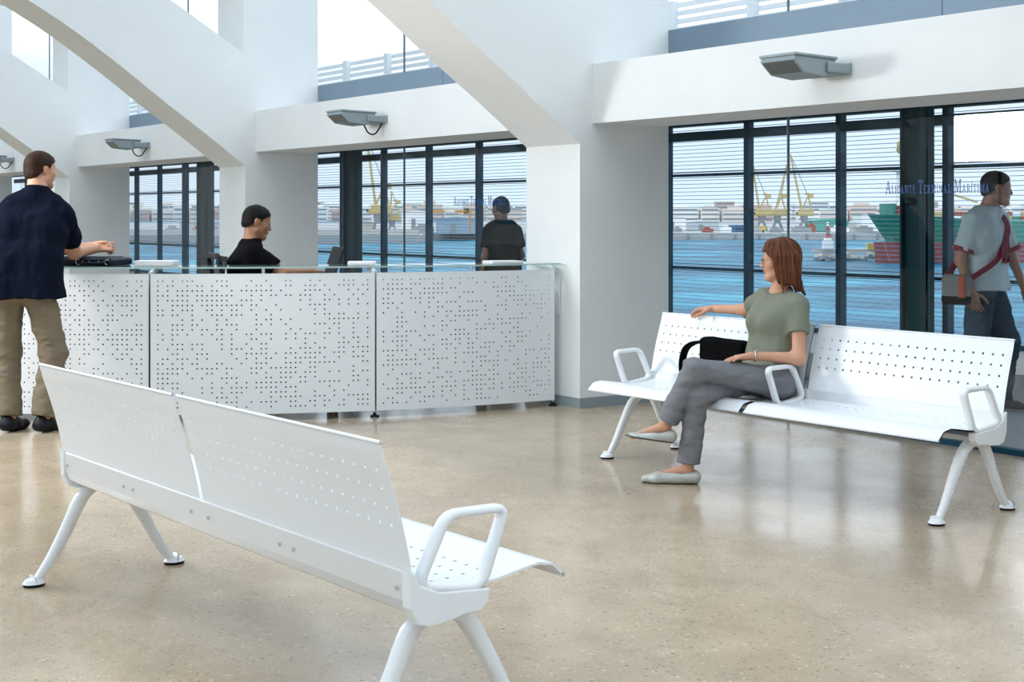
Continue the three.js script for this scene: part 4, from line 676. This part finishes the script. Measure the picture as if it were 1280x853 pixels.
// ---------------------------------------------------------------- the clerk behind the counter
{
  const w = frameAt(-1.957, 10.62), fwd = RIGHT.clone().multiplyScalar(0.93).addScaledVector(OUT, 0.36).normalize(), left = new V3().crossVectors(v(0, 1, 0), fwd).normalize();
  const o = w(0, 0, 0), q = (f, y, l) => o.clone().addScaledVector(fwd, f).addScaledVector(left, l).setY(y);
  const j = {
    pelvis: q(-0.05, 0.70, 0), waist: q(-0.05, 0.84, 0), chest: q(-0.02, 1.03, 0), yoke: q(0.0, 1.16, 0), neck: q(0.015, 1.215, 0), shL: q(0.01, 1.12, 0.18), elL: q(0.22, 0.96, 0.26), wrL: q(0.43, 0.975, 0.14), shR: q(0.0, 1.12, -0.18), elR: q(0.2, 0.97, -0.27), wrR: q(0.43, 0.972, -0.15),
    hipL: q(0.0, 0.68, 0.09), knL: q(0.38, 0.7, 0.13), anL: q(0.3, 0.34, 0.12), toeL: q(0.46, 0.29, 0.12), hipR: q(0.0, 0.68, -0.09), knR: q(0.38, 0.7, -0.13), anR: q(0.3, 0.34, -0.12), toeR: q(0.46, 0.29, -0.12),
  };
  person({
    base: o, label: 'clerk in a black t-shirt typing on a laptop behind the counter', male: true, skin: [0.36, 0.165, 0.09], j, head: q(0.055, 1.345, 0), look: fwd.clone().setY(-0.22), crown: v(0, 1, 0), sideC: left, sideP: left, cell: 0.012,
    bulk: { hip: 0.08, waist: 0.085, chest: 0.11, sh: 0.11, rHip: 0.105, rWaist: 0.1, rChest: 0.105, rSh: 0.055, arm: 0.048, elbow: 0.038, wrist: 0.027, neck: 0.055 },
    handL: { palm: v(0, -1, 0), thumbSide: left.clone().negate(), curl: [0.4, 0.4, 0.4, 0.4] }, handR: { palm: v(0, -1, 0), thumbSide: left, curl: [0.4, 0.4, 0.4, 0.4] },
    shirt: { mat: M.teeBlack, sleeve: 0.72, ease: 0.012, cuff: 0.02, hem: q(0, 0.7, 0), neckUp: 0.012, folds: 0.01, cell: 0.0095 }, trousers: { mat: M.teeBlack, hem: 0.95, cell: 0.011 }, shoe: { mat: M.shoeBlack, r: 0.036 }, hair: { mat: M.darkHair, field: cropped(0.011), box: cropBox },
  });
  // a small print across the shoulders of the t-shirt
  // office chair
  const c = thing('office_chair', 'black mesh office chair under the clerk', 'office chair', [o.x, 0, o.z], Math.atan2(fwd.x, fwd.z));
  const mesh = std(rgb(0.035, 0.03, 0.038), 0.7);
  part('seat', rbox(0.5, 0.07, 0.48, 0.03, 0, 0.575, 0.03, 3), M.teeBlack, c);
  const back = part('back_frame', sweep(rounded([[-0.23, 0.74, -0.2], [0.23, 0.74, -0.2], [0.24, 1.1, -0.27], [-0.24, 1.1, -0.27]], 0.06), () => [0.018, 0.022], [0, 0.2, 1], true), M.black, c);
  part('back_mesh', new THREE.BoxGeometry(0.43, 0.36, 0.008), mesh, back, [0, 0.92, -0.235], [0.19, 0, 0]); part('back_bar', sweep(smooth([[0, 0.55, -0.1], [0, 0.6, -0.27], [0, 0.78, -0.24]], 12), () => [0.03, 0.01], [1, 0, 0]), M.black, c);
  part('stem', [rod([0, 0.1, 0], [0, 0.54, 0], 0.025)], M.chrome, c); for (let k = 0; k < 5; k++) { const a = k * 1.2566; part('base_arm', [beamBox([0, 0.1, 0], [0.3 * Math.cos(a), 0.06, 0.3 * Math.sin(a)], 0.04, 0.03)], M.black, c); part('caster', new THREE.SphereGeometry(0.027, 10, 8), M.black, c, [0.3 * Math.cos(a), 0.027, 0.3 * Math.sin(a)]); }
  // laptop
  const lp = harbour(-1.475, 0, 10.42), l = thing('laptop', 'black open laptop on the desk in front of the clerk', 'laptop', [lp.x, 0.9305, lp.z], Math.atan2(fwd.x, fwd.z));
  part('keyboard_base', rbox(0.34, 0.018, 0.24, 0.006, 0, 0.009, 0.02), M.black, l);
  const lid = part('lid', rbox(0.34, 0.008, 0.235, 0.003), M.black, l, [0, 0.125, 0.175], [-1.25, 0, 0]); part('screen', new THREE.BoxGeometry(0.31, 0.001, 0.2), M.black, lid, [0, 0.005, 0]);
}
// ---------------------------------------------------------------- the man walking along the gallery with a shoulder bag
M.teeGrey = cloth(rgb(0.42, 0.5, 0.53)); M.jeansBlue = cloth(rgb(0.03, 0.055, 0.085)); M.maroon = cloth(rgb(0.2, 0.018, 0.04));
{
  const w = frameAt(3.415, 10.2), fwd = RIGHT.clone().multiplyScalar(0.82).addScaledVector(OUT, -0.57).normalize(), left = new V3().crossVectors(v(0, 1, 0), fwd).normalize(), o = w(0, 0, 0), q = (f, y, l) => o.clone().addScaledVector(fwd, f).addScaledVector(left, l).setY(y);
  const j = {
    pelvis: q(-0.03, 0.9, 0), waist: q(-0.02, 1.05, 0), chest: q(-0.02, 1.24, 0), yoke: q(-0.02, 1.395, 0), neck: q(0.0, 1.455, 0), shL: q(0.02, 1.355, 0.185), elL: q(0.1, 1.08, 0.24), wrL: q(0.2, 0.86, 0.2), shR: q(-0.05, 1.355, -0.185), elR: q(-0.13, 1.08, -0.235), wrR: q(-0.05, 0.86, -0.26),
    hipL: q(-0.02, 0.87, 0.09), knL: q(0.1, 0.48, 0.1), anL: q(0.05, 0.085, 0.1), toeL: q(0.22, 0.03, 0.11), hipR: q(-0.03, 0.87, -0.09), knR: q(-0.06, 0.48, -0.1), anR: q(-0.28, 0.12, -0.1), toeR: q(-0.13, 0.035, -0.11),
  };
  const { g, J } = person({
    base: o, label: 'man in a pale t-shirt and jeans walking behind the lettered glass', male: true, skin: [0.33, 0.16, 0.095], j, head: q(0.055, 1.59, 0), look: RIGHT.clone().setY(-0.03), sideC: left, sideP: left, cell: 0.012,
    bulk: { hip: 0.08, waist: 0.085, chest: 0.11, sh: 0.11, rHip: 0.1, rWaist: 0.095, rChest: 0.105, rSh: 0.055, arm: 0.048, elbow: 0.038, wrist: 0.027, neck: 0.055 },
    handL: { palm: left.clone().negate(), thumbSide: fwd, curl: [0.4, 0.45, 0.5, 0.5] }, handR: { palm: left, thumbSide: fwd, curl: [0.4, 0.45, 0.5, 0.5] },
    shirt: { mat: M.teeGrey, sleeve: 0.78, ease: 0.02, cuff: 0.03, skirt: true, hem: q(0, 0.86, 0), neckUp: 0.012, folds: 0.014, cell: 0.0095 }, trousers: { mat: M.jeansBlue, r: [0.105, 0.088, 0.085], hem: 0.98, folds: 0.014, creases: 0.014, cell: 0.0105, rise: 0.5 }, shoe: { mat: M.shoeBlack, r: 0.038 }, hair: { mat: M.darkHair, field: cropped(0.009), box: cropBox },
  });
  for (const s of ['L', 'R']) { const a = J['sh' + s], b = J['el' + s], c = mixV(a, b, 0.74), d = b.clone().sub(a).normalize(); part('sleeve_band', new THREE.CylinderGeometry(0.081, 0.081, 0.032, 24, 1, true).applyQuaternion(new THREE.Quaternion().setFromUnitVectors(v(0, 1, 0), d)).translate(c.x, c.y, c.z), M.maroon, g); }
  { const q0 = q(0.085, 1.06, 0).sub(o), tx = new TextGeometry('A', { font: fontBold, size: 0.17, depth: 0.055, curveSegments: 3 }); tx.computeBoundingBox(); tx.translate(-tx.boundingBox.max.x / 2, 0, 0); tx.rotateY(Math.atan2(fwd.x, fwd.z)); tx.translate(q0.x, q0.y, q0.z); part('shirt_print', tx, M.maroon, g); }
  const bag = thing('shoulder_bag', 'grey and orange shoulder bag hanging at the walking man\'s hip', 'bag', [o.x, 0, o.z], Math.atan2(fwd.x, fwd.z));   // local z is the way he walks, x is his left
  part('body', rbox(0.09, 0.21, 0.19, 0.03, -0.33, 0.88, -0.13, 3), std(rgb(0.16, 0.17, 0.17), 0.7), bag); part('front_pocket', rbox(0.03, 0.16, 0.05, 0.012, -0.378, 0.9, -0.075), std(rgb(0.36, 0.07, 0.03), 0.7), bag); part('base', rbox(0.095, 0.08, 0.195, 0.03, -0.33, 0.81, -0.13, 3), M.teeBlack, bag);
  part('strap', sweep(smooth([[-0.29, 0.96, -0.03], [-0.19, 1.08, 0.105], [-0.07, 1.22, 0.138], [0.045, 1.35, 0.11], [0.09, 1.452, 0.0], [0.06, 1.39, -0.11], [-0.06, 1.22, -0.155], [-0.2, 1.05, -0.18], [-0.32, 0.96, -0.21]], 48), () => [0.022, 0.004], [0.7, 0, 0.7]), M.maroon, bag);
}
// ---------------------------------------------------------------- the man in black standing in the gallery behind the counter
{
  const w = frameAt(-0.1, 14.9), fwd = OUT.clone().multiplyScalar(0.8).addScaledVector(RIGHT, -0.55).normalize(), left = new V3().crossVectors(v(0, 1, 0), fwd).normalize(), o = w(0, 0, 0), S = 0.915, q = (f, y, l) => o.clone().addScaledVector(fwd, f * S).addScaledVector(left, l * S).setY(y * S);
  const j = {
    pelvis: q(0, 0.9, 0), waist: q(0, 1.05, 0), chest: q(0, 1.24, 0), yoke: q(0, 1.395, 0), neck: q(0.01, 1.46, 0), shL: q(0, 1.35, 0.18), elL: q(0, 1.07, 0.24), wrL: q(0.08, 0.84, 0.22), shR: q(0, 1.35, -0.18), elR: q(-0.03, 1.07, -0.24), wrR: q(0.04, 0.83, -0.23),
    hipL: q(0, 0.87, 0.09), knL: q(0, 0.48, 0.1), anL: q(0, 0.085, 0.1), toeL: q(0.15, 0.03, 0.12), hipR: q(0, 0.87, -0.09), knR: q(0, 0.48, -0.1), anR: q(0, 0.085, -0.1), toeR: q(0.15, 0.03, -0.12),
  };
  person({
    base: o, label: 'man in a black t-shirt standing with his back turned behind the glass', male: true, skin: [0.25, 0.12, 0.07], j, head: q(0.035, 1.605, 0), look: fwd.clone().setY(-0.05), sideC: left, sideP: left, cell: 0.012, fine: 0.005, handCell: 0.005,
    bulk: { hip: 0.075, waist: 0.08, chest: 0.1, sh: 0.10, rHip: 0.095, rWaist: 0.09, rChest: 0.095, rSh: 0.05, arm: 0.045, elbow: 0.036, wrist: 0.026, neck: 0.052 },
    handL: { palm: left.clone().negate(), thumbSide: fwd, k: 0.95 }, handR: { palm: left, thumbSide: fwd, k: 0.95 },
    shirt: { mat: M.teeBlack, sleeve: 0.7, ease: 0.016, cuff: 0.024, skirt: true, hem: q(0, 0.86, 0), neckUp: 0.012, folds: 0.01, cell: 0.011 }, trousers: { mat: M.teeBlack, r: [0.1, 0.085, 0.08], hem: 0.98, cell: 0.012, rise: 0.5 }, shoe: { mat: M.shoeBlack, r: 0.036 }, hair: { mat: M.darkHair, field: cropped(0.01), box: cropBox, cell: 0.005 },
  });
}
// ---------------------------------------------------------------- papers on the glass
function papers(r0, r1, t0, t1, high, label, turn) {
  const a = harbour(r0, 0, t0), b = harbour(r1, 0, t1), t = thing('paper_stack', label, 'papers', [(a.x + b.x) / 2, 1.05, (a.z + b.z) / 2], turn ?? Math.atan2(-(b.z - a.z), b.x - a.x)), len = a.distanceTo(b);
  const n = Math.round(high / 0.006); for (let k = 0; k < n; k++) part('sheets', new THREE.BoxGeometry(len * (0.94 + 0.06 * hash2(k, 5)), 0.0055, 0.2), M.paper, t, [(hash2(k, 1) - 0.5) * 0.02, 0.003 + k * 0.006, (hash2(k, 2) - 0.5) * 0.015], [0, (hash2(k, 3) - 0.5) * 0.08, 0]);
}
M.paper = std(rgb(0.82, 0.82, 0.83), 0.7);
papers(-2.593, -2.317, 9.82, 9.82, 0.034, 'thick stack of white papers on the glass beside the briefcase');
papers(-1.163, -0.963, 10.0, 10.02, 0.026, 'small stack of white papers on the glass beyond the laptop');
papers(-0.191, 0.047, 10.32, 10.42, 0.02, 'thin stack of white papers on the glass by the white rib');
// a notice fixed to the rib behind the end of the counter
{ const t = thing('wall_notice', 'small blank white notice on the rib at the end of the counter', 'notice', [-0.335, 0.83, 0.8515]); part('board', box(-0.1, -0.16, 0, 0.1, 0.13, 0.006), M.paper, t); }

// ---------------------------------------------------------------- the harbour
M.concrete = std(rgb(0.42, 0.41, 0.39), 0.9); M.quayGrey = std(rgb(0.30, 0.31, 0.31), 0.9); M.craneYellow = std(rgb(0.52, 0.39, 0.15), 0.6); M.craneGrey = std(rgb(0.25, 0.27, 0.27), 0.7);
M.hullGreen = std(rgb(0.03, 0.20, 0.13), 0.55); M.hullRed = std(rgb(0.20, 0.045, 0.045), 0.6); M.rust = std(rgb(0.33, 0.07, 0.03), 0.7); M.whitePaint = std(rgb(0.8, 0.8, 0.78), 0.6);
{
  const sea = texture(1024, 512, (x, y) => { const u = x / 1024, w = y / 512, a = fbm(u, w, 9, 6), b = fbm(u + 0.3, w, 30, 4), t = (a - 0.5) * 95 + (b - 0.5) * 60; return [24 + t * 0.6, 104 + t, 130 + t * 0.95]; }, true, 1 / 95, 1 / 80);
  const m = new THREE.MeshPhysicalMaterial({ color: 0xffffff, map: sea, roughness: 0.5, specularIntensity: 0.15 });
  const a = harbour(-1600, -4, 24), g = new THREE.PlaneGeometry(3600, 1500, 1, 1); g.rotateX(-Math.PI / 2); const uv = g.attributes.uv; for (let i = 0; i < 4; i++) uv.setXY(i, uv.getX(i) * 3600, uv.getY(i) * 1500);
  const o = part('sea', g, m, scene); o.position.copy(harbour(0, -4, 775)); o.rotation.y = Math.atan2(-RIGHT.z, RIGHT.x); o.userData = { kind: 'stuff', label: 'blue rippled water of the harbour', category: 'water' };
  const land = std(rgb(0.36, 0.36, 0.33), 0.95);
  slab('quay_apron', box(X0 - 20, -5, -18, X1 + 60, -2.9, -2.31), M.concrete, 'concrete apron below the gallery', 'quay');
  slab('ground', box(-200, -5, SPAN, 200, -0.3, 160), land, 'paved ground on the land side of the hall', 'ground');
}
const oriented = (o, right, up, out, turn = 0) => { o.position.copy(harbour(right, up, out)); o.rotation.y = Math.atan2(-RIGHT.z, RIGHT.x) + turn; return o; };   // local x right, z towards the hall
function far(name, label, category, right, up, out, turn, group) { return oriented(thing(name, label, category, [0, 0, 0], 0, group), right, up, out, turn); }
{
  const q1 = far('far_quay', 'long concrete quay that carries the three cranes', 'quay', 70, -4, 312, 0); q1.userData.kind = 'structure';
  part('wall', box(-95, 0, -6, 250, 1.5, 0), M.concrete, q1); part('deck', box(-95, 0, -700, 250, 1.3, -6), M.quayGrey, q1);
  for (let k = 0; k < 40; k++) part('fender', box(-94 + k * 5.2, 0.1, 0, -93.6 + k * 5.2, 1.3, 0.4), M.craneGrey, q1);
  const q2 = far('far_quay', 'grey rubble quay opposite the reception counter', 'quay', -90, -4, 268, 0); q2.userData.kind = 'structure';
  part('wall', box(-140, 0, -8, 72, 1.7, 0), M.quayGrey, q2); part('parapet', box(-140, 1.7, -8, 72, 2.6, -6.6), M.concrete, q2); part('deck', box(-140, 0, -500, 72, 1.4, -8), M.quayGrey, q2);
}
// town blocks on the far side, in rows
{
  const pal = [[0.72, 0.68, 0.60], [0.78, 0.76, 0.72], [0.62, 0.50, 0.42], [0.66, 0.58, 0.52], [0.58, 0.40, 0.34], [0.74, 0.70, 0.66]].map((c) => std(rgb(...c), 0.85)), glass = std(rgb(0.22, 0.25, 0.28), 0.5), kind = ['cream', 'white', 'tan', 'sandy', 'terracotta', 'pale'];
  let x = -330, row = 0;
  for (const [out, x0, x1, hMin, hMax] of [[1150, -520, 560, 9, 15.5], [900, -380, 420, 7, 11]]) {
    for (let r = x0; r < x1;) {
      const w = rnd(9, 20), h = rnd(hMin, hMax), c = (rnd(0, 6)) | 0, dp = rnd(8, 14), px = 640 + r / out * 1780;
      if (px > -40 && px < 1330 && !(px > 655 && px < 830)) {
        const t = far('town_block', kind[c] + ' apartment block in the town across the harbour' + (out > 1000 ? ', back row' : ', front row'), 'building', r, -2.7, out + rnd(0, 30), 0, kind[c] + ' town blocks ' + (out > 1000 ? 'back' : 'front'));
        part('walls', [box(0, 0, -dp, w, h, 0), ...(rnd() < 0.6 ? [box(w * 0.25, h, -dp, w * 0.7, h + rnd(1, 2.5), -dp * 0.3)] : [])], pal[c], t);
        for (let f = 0; f * 3 + 2.2 < h; f++) part('window_band', box(0.6, f * 3 + 1, 0, w - 0.6, f * 3 + 2.1, 0.08), glass, t);
      }
      r += w + rnd(0.5, 1.8);
    }
  }
}
// sheds, containers and a lorry on the right-hand quay
{
  const shed = (r, out, w, h, d, m, label, roof) => { const t = far('harbour_shed', label, 'shed', r, -2.6, out); part('walls', box(0, 0, -d, w, h, 0), m, t); const s = new THREE.Shape(); s.moveTo(-0.3, h); s.lineTo(w / 2, h + Math.min(0.7, w * 0.06)); s.lineTo(w + 0.3, h); part('roof', new THREE.ExtrudeGeometry(s, { depth: d + 0.4, bevelEnabled: false }).translate(0, 0, -d - 0.2), roof ?? m, t); part('door', box(w * 0.35, 0, 0, w * 0.5, h * 0.7, 0.1), M.craneGrey, t); };
  shed(38, 360, 6, 3.4, 10, M.whitePaint, 'white shed on the quay beyond the first mullion', std(rgb(0.55, 0.6, 0.65), 0.7)); shed(75, 355, 9, 2.6, 10, std(rgb(0.1, 0.35, 0.28), 0.6), 'green roofed shed behind the small lighthouse', std(rgb(0.12, 0.42, 0.33), 0.6)); shed(86, 350, 22, 4, 10, M.whitePaint, 'long white shed behind the bow of the ship'); shed(46, 372, 8, 2.2, 8, std(rgb(0.5, 0.53, 0.56), 0.7), 'low grey shed left of the cranes');
  shed(-16, 300, 8.5, 3.2, 12, std(rgb(0.28, 0.36, 0.45), 0.6), 'blue grey warehouse seen beside the man in black'); shed(-24, 310, 6, 4.6, 10, M.whitePaint, 'white warehouse left of the blue grey one'); shed(-52, 295, 9, 3, 10, M.whitePaint, 'white shed seen left of the counter papers'); shed(-70, 300, 16, 2.4, 10, std(rgb(0.4, 0.44, 0.48), 0.7), 'grey shed in the window behind the polo shirt man'); shed(-36, 296, 7, 2.6, 8, std(rgb(0.5, 0.48, 0.44), 0.7), 'tan shed below the yellow boom crane');
  const c = far('shipping_container', 'blue shipping container on the quay', 'container', 49.5, -2.6, 330); part('box', box(0, 0, -2.4, 4.2, 1.7, 0), std(rgb(0.03, 0.12, 0.25), 0.6), c); part('door', box(2.3, 0.1, 0, 4.1, 1.6, 0.05), std(rgb(0.02, 0.07, 0.15), 0.6), c);
  const l = far('lorry', 'yellow lorry parked on the quay', 'lorry', 55, -2.6, 326); part('cab', box(0, 0.3, -1.6, 0.9, 1.5, 0), M.whitePaint, l); part('box', box(1, 0.4, -1.7, 3, 1.5, 0.05), std(rgb(0.75, 0.5, 0.05), 0.6), l); for (const x of [0.45, 1.5, 2.5]) part('wheel', new THREE.CylinderGeometry(0.3, 0.3, 0.2, 10).rotateX(Math.PI / 2).translate(x, 0.3, 0), M.black, l);
  for (let k = 0; k < 26; k++) { const r = k < 16 ? 38 + k * 5 + rnd(0, 0.4) : -110 + (k - 16) * 9.5 + rnd(0, 4), h = rnd(0.6, 1.7), w = rnd(1.2, 4.5), cc = [M.quayGrey, M.rust, M.whitePaint, M.concrete, M.craneGrey][k % 5], nm = ['grey', 'rust red', 'white', 'pale', 'dark'][k % 5], t = far('cargo_pile', nm + ' cargo stacked on the ' + (k < 16 ? 'quay below the cranes' : 'rubble quay'), 'cargo', r, k < 16 ? -2.6 : -2.4, k < 16 ? rnd(318, 345) : rnd(278, 300), 0, nm + ' cargo ' + (k < 16 ? 'below the cranes' : 'on the rubble quay')); part('stack', [box(0, 0, -2, w, h, 0), box(w * 0.2, h, -1.6, w * 0.7, h * 1.4, -0.3)], cc, t); }
}
// harbour cranes: portal, pedestal, machine house, A-frame and luffing jib
function crane(label, right, out, s, reach, rise) {
  const t = far('harbour_crane', label, 'crane', right, -2.6, out); t.scale.setScalar(s);
  for (const x of [-1.6, 1.6]) for (const z of [-1.6, 1.6]) part('portal_leg', beamBox([x, 0, z], [x * 0.45, 2.6, z * 0.45], 0.35, 0.35), M.craneGrey, t);
  part('pedestal', new THREE.CylinderGeometry(1.15, 0.85, 2.1, 14).translate(0, 3.5, 0), M.craneGrey, t);
  const house = part('machine_house', [rbox(4.4, 2.1, 2.6, 0.25, 0.6, 5.6, 0), rbox(1.2, 1.2, 1.6, 0.15, -1.9, 5.2, 0.4)], M.craneYellow, t); part('windows', box(-2.55, 5.2, 0.5, -2.1, 5.7, 1.22), M.black, house);
  part('mast', [beamBox([-0.6, 6.6, 0.7], [1.2, 10.6, 0.2], 0.28, 0.28), beamBox([-0.6, 6.6, -0.7], [1.2, 10.6, -0.2], 0.28, 0.28), beamBox([2.4, 6.6, 0.6], [1.3, 10.6, 0.2], 0.28, 0.28), beamBox([2.4, 6.6, -0.6], [1.3, 10.6, -0.2], 0.28, 0.28), beamBox([0, 8, 0.5], [2, 8.2, 0.5], 0.16, 0.16)], M.craneYellow, t);
  part('counterweight', [rbox(1.5, 1.3, 1.2, 0.1, 2.1, 10.7, 0), rbox(1.1, 0.8, 1, 0.1, 1.0, 11.3, 0)], M.craneYellow, t);
  const tip = [-0.7 + reach, 6.4 + rise, 0], jib = []; for (const z of [-0.35, 0.35]) jib.push(beamBox([-0.6, 6.2, z * 2], [tip[0], tip[1], z * 0.4], 0.3, 0.42)); for (let k = 1; k < 9; k++) { const f = k / 9; jib.push(beamBox([-0.6 + (tip[0] + 0.6) * f, 6.2 + (tip[1] - 6.2) * f, -0.7 * (1 - f)], [-0.6 + (tip[0] + 0.6) * (f + 0.06), 6.2 + (tip[1] - 6.2) * (f + 0.06), 0.7 * (1 - f)], 0.14, 0.14)); }
  part('jib', jib, M.craneYellow, t); part('cables', [rod([1.2, 10.8, 0.2], [tip[0], tip[1], 0.1], 0.05, 0.05, 5), rod([1.2, 10.8, -0.2], [tip[0], tip[1], -0.1], 0.05, 0.05, 5), rod([tip[0], tip[1], 0], [tip[0] - 0.1, tip[1] - 5, 0], 0.04, 0.04, 5)], M.black, t);
}
crane('yellow harbour crane left of its two neighbours on the quay', 62.4, 356, 0.82, -2.2, 14.5); crane('yellow harbour crane in the middle of three on the quay', 67.3, 361, 0.82, 3.6, 14.0); crane('yellow harbour crane with the raised jib beside the glass joint', 73.0, 356, 0.82, -3.4, 17.0);
crane('yellow boom crane seen behind the counter', -27.2, 290, 0.92, -1.9, 15.5); crane('short yellow crane with a pale cab behind the counter', -24.6, 292, 0.62, 0.6, 8);
// an orange gantry crane
{ const t = far('gantry_crane', 'orange gantry crane beside the man in black', 'crane', -16.4, -2.4, 284); part('girder', box(0, 4.2, -0.6, 8.4, 4.85, 0), std(rgb(0.62, 0.27, 0.04), 0.6), t); part('name_plate', box(3, 4.3, 0, 5, 4.75, 0.05), M.whitePaint, t); for (const x of [0.2, 8]) for (const z of [-0.5, -0.1]) part('leg', beamBox([x, 0, z * 6], [x, 4.3, z], 0.3, 0.3), std(rgb(0.62, 0.27, 0.04), 0.6), t); part('trolley', box(1.4, 3.7, -0.7, 2.4, 4.2, 0.1), M.craneGrey, t); }
// breakwater and its light
{
  const b = far('breakwater', 'concrete breakwater under the small lighthouse', 'breakwater', 35.9, -4, 169, -0.12); part('cap', box(0, 0.9, -3, 12, 1.35, 0), M.concrete, b);
  for (let k = 0; k < 24; k++) part('block', new THREE.DodecahedronGeometry(rnd(0.35, 0.6), 0).rotateX(rnd(0, 3)).rotateY(rnd(0, 3)), M.concrete, b, [0.25 + k * 0.5, 0.35 + rnd(-0.15, 0.3), rnd(0, 0.5)]);
  const t = far('harbour_light', 'small red and white lighthouse at the end of the breakwater', 'lighthouse', 37.25, -2.65, 168); part('base', [box(-0.55, 0, -0.5, 0.55, 1.1, 0.5), box(-0.4, 1.1, -0.4, 0.4, 1.35, 0.4)], M.whitePaint, t); const red = std(rgb(0.55, 0.05, 0.04), 0.6), green = std(rgb(0.08, 0.35, 0.2), 0.6);
  [[1.35, 1.85, red], [1.85, 2.25, green], [2.25, 2.75, red]].forEach(([y0, y1, m]) => part('band', new THREE.CylinderGeometry(0.2, 0.23, y1 - y0, 14).translate(0, (y0 + y1) / 2, 0), m, t)); part('lantern', [new THREE.CylinderGeometry(0.28, 0.28, 0.06, 12).translate(0, 2.78, 0), new THREE.CylinderGeometry(0.1, 0.1, 0.3, 10).translate(0, 2.95, 0), new THREE.ConeGeometry(0.16, 0.16, 10).translate(0, 3.18, 0)], M.whitePaint, t);
  const c = far('crate', 'yellow crate on the breakwater in front of the ship', 'crate', 42, -2.65, 168); part('box', box(0, 0, -0.8, 0.95, 0.7, 0), std(rgb(0.62, 0.42, 0.06), 0.6), c);
}
// the green ship: hull lofted from stations along its length
{
  const t = far('cargo_ship', 'green cargo ship with a dark red waterline moored across the harbour', 'ship', 39.9, -4, 160, 0.32);   // x runs aft from the bow
  const stations = [[0, 5.6, 0.05], [1.2, 5.5, 1.0], [3, 5.4, 2.2], [6, 5.25, 3.4], [10, 5.0, 4.2], [16, 4.75, 4.6], [30, 4.6, 4.8], [70, 4.6, 4.8]];
  const hull = (y0, y1, rake0, rake1, inset0, inset1) => { const pos = [], idx = []; stations.forEach(([x, , w], i) => { for (const s of [-1, 1]) for (const [y, rk, ins] of [[y0, rake0, inset0], [y1, rake1, inset1]]) { const f = Math.max(0, 1 - x / 16), ww = Math.max(0.03, w * (1 - ins * f)); pos.push(x + rk * f, typeof y === 'function' ? y(i) : y, s * ww); } }); for (let i = 0; i + 1 < stations.length; i++) { const a = i * 4, b = a + 4; idx.push(a, b, a + 1, a + 1, b, b + 1, a + 2, a + 3, b + 2, b + 2, a + 3, b + 3, a + 1, b + 1, a + 3, a + 3, b + 1, b + 3); } idx.push(0, 1, 2, 2, 1, 3); const g = meshOf(pos, idx).toNonIndexed(); g.computeVertexNormals(); return g; };
  M.hullGreen.side = M.hullRed.side = THREE.DoubleSide;
  part('hull', hull(2.35, (i) => stations[i][1], 2.5, 0, 0.5, 0), M.hullGreen, t); part('boot_topping', hull(-0.5, 2.35, 1.2, 0.85, 0.65, 0.4), M.hullRed, t); part('stripe', beamBox([2.1, 0.2, 1.25], [1.6, 2.2, 0.95], 0.16, 0.16), M.rust, t);
  for (let k = 0; k < 9; k++) { const c = part('container', box(3.0 + (k % 3) * 1.05, 5.1 + ((k / 3) | 0) * 0.46, 1.2, 4.0 + (k % 3) * 1.05, 5.54 + ((k / 3) | 0) * 0.46, 2.2), k % 4 === 1 ? M.hullGreen : M.rust, t); }
  part('forecastle', box(2.5, 5.3, -1.4, 2.9, 6.7, 1.4), M.hullGreen, t); part('foremast', [beamBox([3.9, 5.2, 0], [3.9, 10.3, 0], 0.14, 0.14), beamBox([4.5, 5.2, 0], [4.1, 10.3, 0], 0.14, 0.14), ...[0, 1, 2, 3, 4, 5].map((k) => beamBox([3.9, 5.6 + k * 0.8, 0], [4.4 - k * 0.05, 6.0 + k * 0.8, 0], 0.08, 0.08)), rbox(1.1, 0.25, 0.8, 0.05, 4.0, 10.4, 0)], M.whitePaint, t);
  for (let k = 0; k < 26; k++) { const x = 7 + (k % 13) * 1.15, lvl = (k / 13) | 0; part('container', box(x, 4.8 + lvl * 0.5, 0.6, x + 1.05, 5.26 + lvl * 0.5 , 2.8), [M.rust, M.craneYellow, M.rust, M.hullGreen, M.whitePaint][(k * 7) % 5], t); }
  part('deck_crane', [beamBox([10.4, 4.6, 0], [10.4, 8.2, 0], 0.4, 0.4), beamBox([10.4, 8.0, 0], [14.6, 6.9, 0], 0.22, 0.22)], M.craneYellow, t);
}
// a lamp standard on the quay in front of the ship
{ const t = far('quay_lamp', 'quay lamp standard with a round yellow head above the ship', 'lamp post', 27.4, -2.9, 100); part('pole', rod([0, 0, 0], [0, 8.6, 0], 0.05, 0.04), M.craneGrey, t); part('head', [new THREE.CylinderGeometry(0.45, 0.3, 0.35, 14).translate(0, 8.8, 0), new THREE.SphereGeometry(0.4, 12, 8).translate(0, 9.25, 0)], M.craneYellow, t); }

renderer.render(scene, camera);
